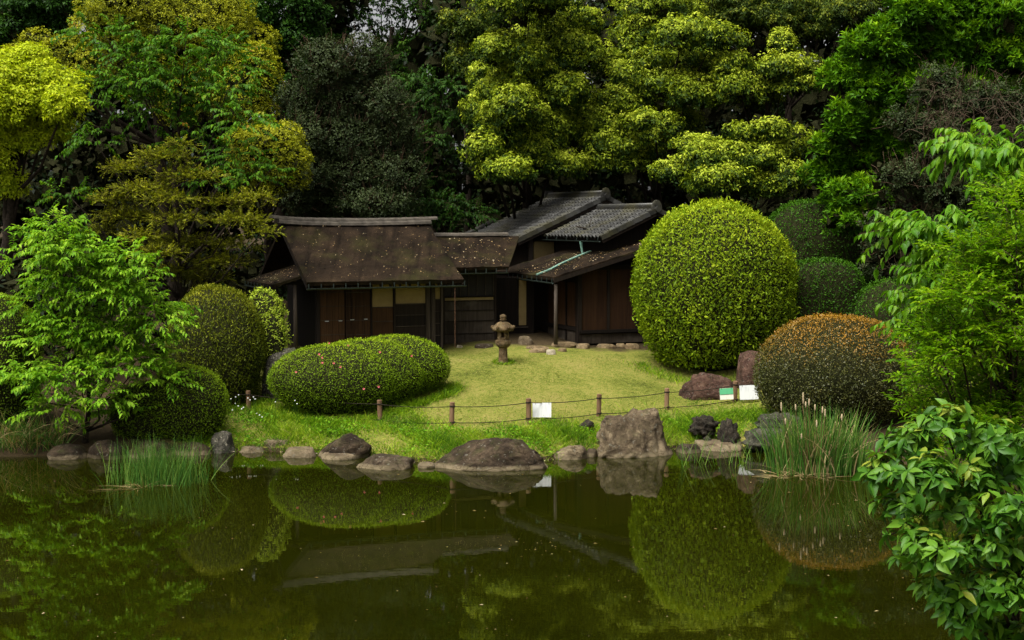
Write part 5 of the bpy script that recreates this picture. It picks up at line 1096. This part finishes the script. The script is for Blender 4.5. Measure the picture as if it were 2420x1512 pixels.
# ---- the wood behind: one dark mass
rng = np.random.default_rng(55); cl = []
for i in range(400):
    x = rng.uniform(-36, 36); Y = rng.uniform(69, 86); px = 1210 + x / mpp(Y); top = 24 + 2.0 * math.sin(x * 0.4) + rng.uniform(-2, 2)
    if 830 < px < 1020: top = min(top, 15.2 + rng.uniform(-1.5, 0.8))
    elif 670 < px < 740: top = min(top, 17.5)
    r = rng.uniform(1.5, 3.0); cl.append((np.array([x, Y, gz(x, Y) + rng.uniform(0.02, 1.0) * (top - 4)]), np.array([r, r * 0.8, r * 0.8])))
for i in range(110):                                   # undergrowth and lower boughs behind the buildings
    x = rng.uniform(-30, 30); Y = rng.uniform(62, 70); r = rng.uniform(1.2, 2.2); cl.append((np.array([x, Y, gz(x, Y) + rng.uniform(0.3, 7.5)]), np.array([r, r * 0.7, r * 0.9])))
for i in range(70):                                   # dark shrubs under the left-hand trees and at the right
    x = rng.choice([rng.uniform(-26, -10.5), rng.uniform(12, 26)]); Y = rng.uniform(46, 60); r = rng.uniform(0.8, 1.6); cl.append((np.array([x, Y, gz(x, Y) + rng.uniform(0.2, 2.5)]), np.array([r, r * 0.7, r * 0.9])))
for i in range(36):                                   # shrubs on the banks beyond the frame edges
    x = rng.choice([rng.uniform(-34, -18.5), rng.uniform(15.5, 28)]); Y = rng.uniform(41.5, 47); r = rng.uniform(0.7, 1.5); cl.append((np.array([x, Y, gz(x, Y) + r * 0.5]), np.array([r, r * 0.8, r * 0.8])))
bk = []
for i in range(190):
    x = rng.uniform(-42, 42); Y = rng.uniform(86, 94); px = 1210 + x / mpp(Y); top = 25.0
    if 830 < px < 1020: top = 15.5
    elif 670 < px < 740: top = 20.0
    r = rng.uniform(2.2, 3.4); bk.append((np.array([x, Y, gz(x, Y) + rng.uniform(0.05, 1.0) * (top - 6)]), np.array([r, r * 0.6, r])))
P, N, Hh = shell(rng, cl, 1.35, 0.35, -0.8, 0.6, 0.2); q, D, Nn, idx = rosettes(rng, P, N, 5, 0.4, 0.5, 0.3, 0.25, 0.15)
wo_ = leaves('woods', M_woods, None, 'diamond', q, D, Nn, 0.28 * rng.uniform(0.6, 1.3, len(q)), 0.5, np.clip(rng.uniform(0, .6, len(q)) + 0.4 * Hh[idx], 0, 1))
core_mesh('shade_core', cl + bk, wo_, 0.9, 3, 2)
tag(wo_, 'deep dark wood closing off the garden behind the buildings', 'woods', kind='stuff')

# ================================================================== NEAR PLANTS ON THE RIGHT
def near_leaf_mesh(nm, wr, mat):
    tv, tf = TEMPL['leaf12']; me = mesh(nm, [(v[0] * wr, v[1], v[2]) for v in tv], [tuple(f) for f in tf], True); me.materials.append(mat); return me
def leaf_objects(th, me, P, D, N, L, order, count):
    D = unit(D); X = unit(np.cross(D, N)); N = np.cross(X, D)
    for i in order[:count]:
        x, y, z, p, l = X[i], D[i], N[i], P[i], L[i]
        o = bpy.data.objects.new('leaf', me); COL.objects.link(o)
        o.matrix_basis = Matrix(((x[0] * l, y[0] * l, z[0] * l, p[0]), (x[1] * l, y[1] * l, z[1] * l, p[1]), (x[2] * l, y[2] * l, z[2] * l, p[2]), (0, 0, 0, 1))); setpar(o, th)
def in_frame(P):
    dx = P[:, 0]; dy = P[:, 1] * CP - (P[:, 2] - CAM_H) * SP; dz = P[:, 1] * SP + (P[:, 2] - CAM_H) * CP
    px = 1210 + FOC * dx / dy; py = 756 - FOC * dz / dy
    return (px > -20) & (px < 2440) & (py > -20) & (py < 1530), px, py
# glossy shrub: shoots ending in whorls of broad pointed leaves
GY = 10.2
GL = [(2150, 1040, 70, 60), (2230, 1000, 70, 50), (2330, 1040, 80, 70), (2090, 1110, 52, 50), (2190, 1120, 80, 60), (2300, 1130, 80, 60), (2410, 1080, 60, 90), (2130, 1190, 66, 44), (2260, 1200, 90, 50), (2380, 1200, 70, 70), (2160, 1260, 70, 44), (2150, 1310, 50, 40), (2220, 1300, 80, 50), (2330, 1290, 80, 60), (2200, 1390, 54, 40), (2240, 1390, 80, 50), (2350, 1390, 80, 60), (2260, 1450, 56, 36), (2310, 1470, 70, 40), (2420, 1380, 50, 120), (2500, 1200, 90, 200), (2520, 1420, 90, 120), (2420, 1500, 80, 40)]
gcl = clumps_px(GL, GY, 0.35, 20, 1.4, grow=0.84); rng = np.random.default_rng(61)
gb = Vector((4.05, 10.9, gz(4.05, 10.9))); gth = thing('glossy_shrub', gb, 'glossy broad-leaved green shrub in the lower right foreground over the water', 'shrub')
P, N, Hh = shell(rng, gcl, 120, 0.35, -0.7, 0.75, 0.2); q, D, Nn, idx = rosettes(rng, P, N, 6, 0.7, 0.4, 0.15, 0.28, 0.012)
Lg = 0.115 * rng.uniform(0.55, 1.2, len(q)); T = np.clip(0.45 * rng.uniform(0, 1, len(q)) + 0.75 * (Hh[idx] * 1.5 - 0.35), 0, 1)  # leaf tint lightens upwards, painting light onto the shrub's top
ok, px, py = in_frame(q); near = np.where(ok, q[:, 1] - Lg * 6, 99); order = np.argsort(near)
order = np.concatenate([order[:2400:8]]); keep = np.ones(len(q), bool); keep[order] = False
GLM = near_leaf_mesh('glossy_leaf', 0.48, M_glossO); leaf_objects(gth, GLM, q, D, Nn, Lg, order, 300)
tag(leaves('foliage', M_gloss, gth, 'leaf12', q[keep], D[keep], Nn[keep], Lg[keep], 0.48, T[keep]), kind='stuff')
sh = MB()
for c, r in gcl:
    c = Vector(c); a = gb + Vector((random.Random(int(c.x * 100)).uniform(-.2, .2), 0, 0)); mid = a.lerp(c, 0.55) + Vector((0, 0, 0.12)); sh.tube([a - Vector((0, 0, .2)), a.lerp(mid, .5), mid, c], [0.028, 0.022, 0.014, 0.006], 5)
for i in rng.choice(len(P), 420):
    p = Vector(P[i]); j = int(np.argmin([np.linalg.norm(P[i] - c) for c, r in gcl])); sh.tube([Vector(gcl[j][0]).lerp(p, 0.2), Vector(gcl[j][0]).lerp(p, .6) + Vector((0, 0, .02)), p], [0.006, 0.005, 0.003], 4, False)
sh.build('stems', bark, gth, True)
# maple: thin tiers of fine lobed leaves
MA = [(2400, 500, 60, 16), (2380, 450, 50, 12), (2350, 620, 70, 16), (2300, 640, 50, 12), (2320, 1090, 60, 14), (2410, 1100, 60, 20), (2180, 960, 50, 12), (2190, 900, 46, 12), (2420, 560, 60, 20), (2210, 800, 44, 12), (2260, 1050, 60, 14), (2330, 590, 99, 18), (2420, 640, 66, 25), (2300, 700, 88, 15), (2380, 740, 99, 18), (2260, 790, 77, 15), (2340, 820, 110, 18), (2200, 850, 66, 12), (2290, 880, 99, 15), (2390, 900, 88, 19), (2240, 930, 55, 12), (2340, 960, 99, 16), (2300, 1010, 77, 15), (2400, 1000, 77, 21), (2360, 1050, 88, 14), (2230, 720, 44, 11), (2410, 830, 66, 21), (2360, 660, 77, 18), (2340, 770, 88, 15), (2420, 940, 66, 28)]
mcl = clumps_px(MA, 14.0, 0.5, 21, 1.0, grow=1.2); mb_ = Vector((6.6, 14.6, gz(6.6, 14.6)))
spray_tree('maple_tree', 'bright green fine-leaved maple spreading in tiers from the right edge', mcl, mb_, M_maple, 150, 0.075, 0.36, 0.30, 12, 0.95, 0.16, 131, tmpl='diamond', r0=0.09, hang=0.1, side=0.85, thick=1.0, low=-0.6, back=0.9, twig_r=0.003)
# cherry boughs arching in from the right
CB = [(2300, 345, 60, 22), (2370, 360, 60, 26), (2420, 400, 50, 30), (2160, 545, 60, 22), (2240, 540, 60, 26), (2330, 560, 60, 30), (2260, 600, 60, 26), (2210, 640, 50, 24), (2290, 660, 60, 30), (2380, 620, 60, 40), (2200, 700, 46, 22), (2270, 740, 50, 26), (2420, 500, 50, 40), (2190, 760, 36, 20), (2400, 440, 50, 30)]
ccl = clumps_px(CB, 15.5, 0.4, 22, 1.0, grow=1.15); rng = np.random.default_rng(62); cb = Vector((7.8, 16.0, gz(7.8, 16.0)))
cth = thing('cherry_bough_tree', cb, 'cherry tree whose leafy boughs arch in from the right edge', 'tree')
trunk_mesh('trunk', cb - Vector((0, 0, .3)), cb + Vector((-0.9, 0, 5.0)), 0.13, [Vector(c) for c, r in ccl], bark, cth, 5)
P, N, Hh = shell(rng, ccl, 70, 0.9, -0.6, 0.9, 0.15); N[:, 0] = N[:, 0] * 0.6 - 0.5
q, D, Nn, idx, Q = sprays(rng, P, unit(N), 0.38, 12, 0.7, 0.35, 0.6, 0.75); Lc = 0.12 * rng.uniform(0.6, 1.2, len(q)); T = np.clip(0.6 * rng.uniform(0, 1, len(q)) + 0.3 * Hh[idx], 0, 1)
ok, px, py = in_frame(q); order = np.argsort(np.where(ok, q[:, 1], 99))[:2400:8]; keep = np.ones(len(q), bool); keep[order] = False
CLM = near_leaf_mesh('cherry_leaf', 0.5, M_cherO); leaf_objects(cth, CLM, q, D, Nn, Lc, order, 300)
tag(leaves('foliage', M_cher2, cth, 'leaf12', q[keep], D[keep], Nn[keep], Lc[keep], 0.5, T[keep]), kind='stuff'); twig_mesh(Q, 0.004, 'twigs', twigm, cth)

# ================================================================== REEDS, SEDGE, GRASS
def blades(name, mat, parent, P, D0, Ln, w, bend, tint, rng, segs=4):
    """curved tapering grass blades, P (n,3) feet, D0 leaning direction"""
    n = len(P); s = np.linspace(0, 1, segs + 1); side = unit(np.cross(D0, rng.normal(size=(n, 3))))
    hd = D0.copy(); hd[:, 2] = 0; hd = unit(hd + 1e-4)
    V = []; wd_ = np.broadcast_to(np.asarray(w, float), (n,))
    for j, u in enumerate(s):
        c = P + D0 * (Ln * u)[:, None] + hd * (Ln * bend * u ** 2)[:, None] - UP * (Ln * bend * 0.55 * u ** 2.5)[:, None]; ww = (wd_ * (1 - u ** 2) * 0.5 + 0.0006)[:, None]
        V += [c - side * ww, c + side * ww]
    V = np.stack(V, 1).reshape(-1, 3); k = 2 * (segs + 1)
    F = np.array([(2 * j, 2 * j + 1, 2 * j + 3, 2 * j + 2) for j in range(segs)])[None] + (np.arange(n) * k)[:, None, None]
    return link(name, mesh_np(name, V, F.reshape(-1, 4), np.repeat(tint, segs)), mat, parent)
def clump_blades(rng, n, x0, x1, yb, Yd, lean=0.12):
    """feet of n blades on the pond between measured px x0..x1"""
    px = rng.normal((x0 + x1) / 2, (x1 - x0) / 4.2, n).clip(x0, x1); P = np.array([tuple(Wz(a, yb, -0.05)) for a in px]); P[:, 1] += rng.normal(0, Yd, n)
    D = unit(np.stack([rng.normal(0, lean, n) + (px - (x0 + x1) / 2) / (x1 - x0) * 0.14, rng.normal(0, lean, n), np.ones(n)], 1)); return P, D
rng = np.random.default_rng(71)
rd = thing('reed_clump', Wz(370, 1155, 0), 'clump of thin upright green rushes standing in the pond on the left', 'reeds')
P, D = clump_blades(rng, 900, 266, 492, 1143, 0.4, 0.17); blades('stems', M_reed, rd, P, D, rng.uniform(0.4, 1.35, len(P)), 0.014, np.abs(rng.normal(0, 0.12, len(P))), rng.uniform(0, 1, len(P)), rng)
P, D = clump_blades(rng, 45, 285, 360, 1155, 0.15, 0.9); D[:, 2] *= 0.35; blades('dry_stems', M_straw, rd, P, unit(D), rng.uniform(0.4, 0.9, len(P)), 0.014, rng.uniform(0.1, 0.4, len(P)), rng.uniform(0, 1, len(P)), rng)
ct = thing('cattail_clump', Wz(1930, 1130, 0), 'tall cattail clump with straw-coloured spikes standing in the pond', 'cattails')
P, D = clump_blades(rng, 800, 1826, 2036, 1118, 0.35, 0.06); blades('leaves', M_reed, ct, P, D, rng.uniform(1.0, 2.0, len(P)), 0.036, np.abs(rng.normal(0.08, 0.2, len(P))), rng.uniform(0.1, 1, len(P)), rng, 6)
P, D = clump_blades(rng, 200, 1832, 2020, 1118, 0.35, 0.14); blades('dry_leaves', M_straw, ct, P, D, rng.uniform(0.9, 1.9, len(P)), 0.028, np.abs(rng.normal(0.25, 0.3, len(P))), rng.uniform(0, 1, len(P)), rng, 6)
P, D = clump_blades(rng, 130, 1815, 1960, 1128, 0.2, 0.9); D[:, 2] *= 0.3; blades('dry_litter', M_straw, ct, P, unit(D), rng.uniform(0.3, 0.9, len(P)), 0.02, rng.uniform(0.0, 0.5, len(P)), rng.uniform(0, 1, len(P)), rng)
M_spike = plain_mat('cattail_spike', (0.30, 0.22, 0.12), (0.55, 0.44, 0.28), 30, 0.95, 0.1, 0.8, 0.02)
for (px, py, ln) in ((1846, 960, 20), (1856, 995, 14), (1880, 962, 14), (1898, 940, 26), (1904, 955, 14), (1926, 962, 14), (1944, 968, 16), (1950, 975, 18), (1930, 1000, 16), (1894, 1030, 12), (1990, 985, 14), (1912, 950, 16)):
    top = W(px, py - ln * 0.5, 36.3); bot = W(px + (px - 1920) * -0.012, py + ln * 0.6, 36.3); ft = Wz(px * 0.6 + 1920 * 0.4, 1120, 0); m = MB()
    m.tube([bot, bot.lerp(top, .15), bot.lerp(top, .5), bot.lerp(top, .85), top], [0.010, 0.019, 0.023, 0.019, 0.008], 7); sp = m.build('spike', M_spike, ct, True); m = MB(); m.tube([ft, ft.lerp(bot, .5), bot], [0.010, 0.009, 0.007], 5); m.build('stalk', M_straw, ct)
sg = thing('sparse_reeds', Wz(1700, 1100, 0), 'thin scattered green reeds rising from the water before the lava rocks', 'reeds')
n = 60; px = rng.uniform(1600, 1830, n); P = np.array([tuple(Wz(a, rng.uniform(1080, 1112), -0.03)) for a in px]); D = unit(np.stack([rng.normal(0, .2, n), rng.normal(0, .1, n), np.ones(n)], 1))
blades('stems', M_reed, sg, P, D, rng.uniform(0.3, 1.0, n), 0.016, np.abs(rng.normal(0.1, 0.3, n)), rng.uniform(0.3, 1, n), rng, 6)
sd = thing('sedge_clump', Wz(40, 1075, 0), 'brown and green arching sedge at the left edge of the pond', 'sedge')
for nm_, mt_, n in (('dry_blades', M_straw, 150), ('green_blades', M_reed, 260)):
    px = rng.uniform(-40, 150, n); P = np.array([tuple(Wz(a, 1078, 0.0)) for a in px]); P[:, 1] += rng.uniform(0, 0.8, n); P[:, 2] = np.maximum(ground_z(P[:, 0], P[:, 1]), -0.02)
    D = unit(np.stack([rng.normal(0.1, .3, n), rng.normal(-0.25, .2, n), np.ones(n)], 1)); blades(nm_, mt_, sd, P, D, rng.uniform(0.7, 1.7, n), 0.02, rng.uniform(0.1, 0.9, n), rng.uniform(0, 1, n), rng, 6)
# bank grass
def scatter_grass(n, x0, x1, tmin, tmax, rng):
    x = rng.uniform(x0, x1, n); t = rng.uniform(tmin, tmax, n); y = np.interp(x, SH_X, SH_Y) + t; return x, y, t
def inside_any(P, shapes, p=2.3, f=0.9):
    m = np.zeros(len(P), bool)
    for c, r in shapes: m |= (np.abs((P - np.array(c)) / np.array(r)) ** p).sum(1) < f
    return m
BUSH = [R1, R2, A1, A2, A3, Yw, AM, AM2]
x, y, t = scatter_grass(47000, -9.2, 9.0, 0.03, 4.6, rng)
patch = np.sin(x * 1.7 + y * 0.6) * 0.5 + np.sin(x * 0.7 - y * 1.9 + 2) * 0.5 + np.sin(x * 4.1 + y * 3.3) * 0.35
front = np.clip(1.25 - np.abs(t - 1.4) / 3.0, 0.15, 1)
keep = rng.random(len(x)) < front * np.clip(0.75 + 0.3 * patch, 0.25, 1); keep &= ~((x > -2.6) & (x < 5.5) & (rng.random(len(x)) < np.clip((t - 1.6) / 2.6, 0, 0.92)))
x, y, t, patch = x[keep], y[keep], t[keep], patch[keep]; P = np.stack([x, y, ground_z(x, y) - 0.01], 1); ok = ~inside_any(P, BUSH); P, t, patch = P[ok], t[ok], patch[ok]; n = len(P)
Lb = rng.uniform(0.10, 0.30, n) * (1 + 0.6 * patch) * np.where(t > 3.2, 0.6, 1.0); Lb = np.clip(Lb, 0.05, 0.5)
D = unit(np.stack([rng.normal(0, .35, n), rng.normal(-0.1, .3, n), np.ones(n)], 1))
g_ = blades('grass', M_grass, None, P, D, Lb, 0.016, rng.uniform(0.05, 0.8, n), np.clip(rng.uniform(0, .8, n) + 0.2 * np.sin(P[:, 0] * 2.9 + P[:, 1] * 1.7), 0, 1), rng, 3); tag(g_, 'long fresh grass on the bank between the pond and the rope fence', 'grass', kind='stuff')
# broad weeds among the bank grass
n = 9000; x, y, t = scatter_grass(n, -8.5, 8.5, 0.1, 2.4, rng); pw = np.sin(x * 2.3 + 1) + np.sin(y * 2.9 + x * 1.1); k_ = pw > 0.15; x, y = x[k_], y[k_]; n = len(x)
P = np.stack([x, y, ground_z(x, y) + rng.uniform(0.02, 0.22, n)], 1); D = unit(np.stack([rng.normal(0, 1, n), rng.normal(0, 1, n), rng.normal(0.2, .5, n)], 1))
w_ = leaves('weeds', M_light, None, 'diamond', P, D, UP + 0.5 * rng.normal(size=(n, 3)), rng.uniform(0.05, 0.11, n), 0.6, rng.uniform(0, .7, n)); tag(w_, 'low broad-leaved weeds mixed into the bank grass', 'weeds', kind='stuff')
# tufts at the feet of bushes, lantern and rocks
tf_ = []
def ring(cx, cy, rx, ry, n, a0=-math.pi, a1=0.0, l=0.2):
    a = rng.uniform(a0, a1, n); k_ = rng.normal(1.05, 0.1, n); tf_.append(np.stack([cx + rx * k_ * np.cos(a), cy + ry * k_ * np.sin(a), np.full(n, l)], 1))
ring(R1[0][0], R1[0][1], R1[1][0] * 0.88, R1[1][1] * 0.85, 1500, l=0.26); ring(A1[0][0], A1[0][1], A1[1][0], A1[1][1], 1500, l=0.3); ring(A2[0][0], A2[0][1], A2[1][0] * 1.0, A2[1][1], 900, -1.3, 0.3, 0.3); ring(LX, LY, 0.3, 0.3, 260, -math.pi, math.pi, 0.16); ring(Yw[0][0], Yw[0][1], Yw[1][0], Yw[1][1], 600, -1.8, 0.2, 0.25)
a_ = Wg(1660, 1000); ring(a_.x, a_.y, 0.5, 0.3, 500, -math.pi, math.pi, 0.5); a_ = Wg(1780, 985); ring(a_.x, a_.y, 0.8, 0.4, 500, -math.pi, math.pi, 0.35)
Q = np.concatenate(tf_); n = len(Q); P = np.stack([Q[:, 0], Q[:, 1], ground_z(Q[:, 0], Q[:, 1]) - 0.01], 1); D = unit(np.stack([rng.normal(0, .35, n), rng.normal(-.15, .3, n), np.ones(n)], 1))
t_ = blades('grass_tufts', M_grass, None, P, D, Q[:, 2] * rng.uniform(0.4, 1.3, n), 0.016, rng.uniform(0.1, 0.7, n), rng.uniform(0, .8, n), rng, 3); tag(t_, 'long grass tufts round the feet of the bushes and the stone lantern', 'grass', kind='stuff')
# mown lawn
n = 46000; x = rng.uniform(-4.2, 8.2, n); y = rng.uniform(41.0, 50.5, n); P = np.stack([x, y, ground_z(x, y) - 0.005], 1); pt_ = np.sin(x * 1.3 + 0.7 * y) * .5 + np.sin(x * 3.1 - y * 2.2) * .4 + np.sin(x * 7 + y * 5) * .3
ok = ~inside_any(P, BUSH) & (rng.random(n) < 0.62 + 0.35 * pt_) & (y < 49.6 + 0.8 * pt_); P = P[ok]; n = len(P); pt_ = pt_[ok]
D = unit(np.stack([rng.normal(0, .7, n), rng.normal(0, .7, n), np.ones(n)], 1))
l_ = blades('lawn_grass', M_lawn, None, P, D, rng.uniform(0.02, 0.055, n), 0.014, rng.uniform(0.1, 0.6, n), np.clip(rng.uniform(0.1, .95, n) - 0.18 * pt_, 0, 1), rng, 2); tag(l_, 'short patchy yellow-green mown grass in front of the house', 'grass', kind='stuff')
# white dandelion clocks and daisies
def flower(px, py, h, r, name, label, group):
    b = Wg(px, py); b.z = gz(b.x, b.y); t = thing(name, b, label, 'flower', group); m = MB(); top = b + Vector((0.02, 0, h)); m.tube([b, b.lerp(top, .5) + Vector((.01, 0, 0)), top], 0.006, 4, False); m.build('stem', M_reed, t)
    m = MB(); m.lathe(top, [(r * .3, -r * .9), (r * .85, -r * .5), (r, 0), (r * .85, r * .5), (r * .3, r * .9)], 7); m.build('head', M_white, t, True)
for (px, py) in ((605, 985), (612, 990), (618, 994), (574, 972), (570, 975), (548, 978), (527, 985), (555, 962), (562, 968)): flower(px, py + 4, 0.16, 0.026, 'dandelion', 'white dandelion clock in the grass left of the low azalea', 'dandelion clocks left of the low azalea')
for (px, py) in ((539, 962), (545, 960), (590, 962), (585, 958), (556, 955), (563, 950), (602, 960), (520, 966), (598, 955)): flower(px, py + 22, 0.5, 0.021, 'daisy', 'tall white daisy beside the fence post at the yew dome', 'white daisies by the yew dome')
for (px, py) in ((692, 975), (696, 982), (701, 990), (650, 985)): flower(px, py + 12, 0.6, 0.020, 'daisy', 'white daisy standing against the front of the low azalea', 'white daisies in front of the low azalea')
# leaves and petals afloat on the pond
rng = np.random.default_rng(88); n = 300; py = rng.uniform(1085, 1530, n); px = rng.uniform(0, 2420, n); cxs = rng.uniform(0, 2420, 30); cys = rng.uniform(1090, 1510, 30); ci = rng.integers(0, 30, n); hc = rng.random(n) < 0.6; px = np.where(hc, cxs[ci] + rng.normal(0, 60, n), px); py = np.where(hc, cys[ci] + rng.normal(0, 14, n), py).clip(1080, 1540); P = np.array([tuple(Wz(a, b, 0.004)) for a, b in zip(px, py)]); ok = (P[:, 1] < np.interp(P[:, 0], SH_X, SH_Y) - 0.25); P = P[ok]; n = len(P)
D = np.stack([rng.normal(0, 1, n), rng.normal(0, .5, n), np.zeros(n)], 1); f_ = leaves('floating_leaves', M_dry, None, 'diamond', P, D, UP + 0.05 * rng.normal(size=(n, 3)), rng.uniform(0.015, 0.05, n) * rng.choice([1, 1, 1, 2.0], n), 0.45, rng.uniform(0.0, 0.8, n))
tag(f_, 'pale fallen leaves and petals afloat on the dark pond', 'fallen leaves', kind='stuff')
# dry leaves along the water line
n = 420; x = rng.uniform(-8, 8, n); y = np.interp(x, SH_X, SH_Y) + rng.uniform(-0.15, 0.5, n); P = np.stack([x, y, np.maximum(ground_z(x, y), 0.0) + 0.02], 1); D = np.stack([rng.normal(0, 1, n), rng.normal(0, 1, n), 0.1 * rng.normal(size=n)], 1)
d_ = leaves('shore_litter', M_dry, None, 'diamond', P, D, UP + 0.2 * rng.normal(size=(n, 3)), rng.uniform(0.03, 0.09, n), 0.5, rng.uniform(0, 1, n)); tag(d_, 'dry leaves washed up along the water line', 'fallen leaves', kind='stuff')
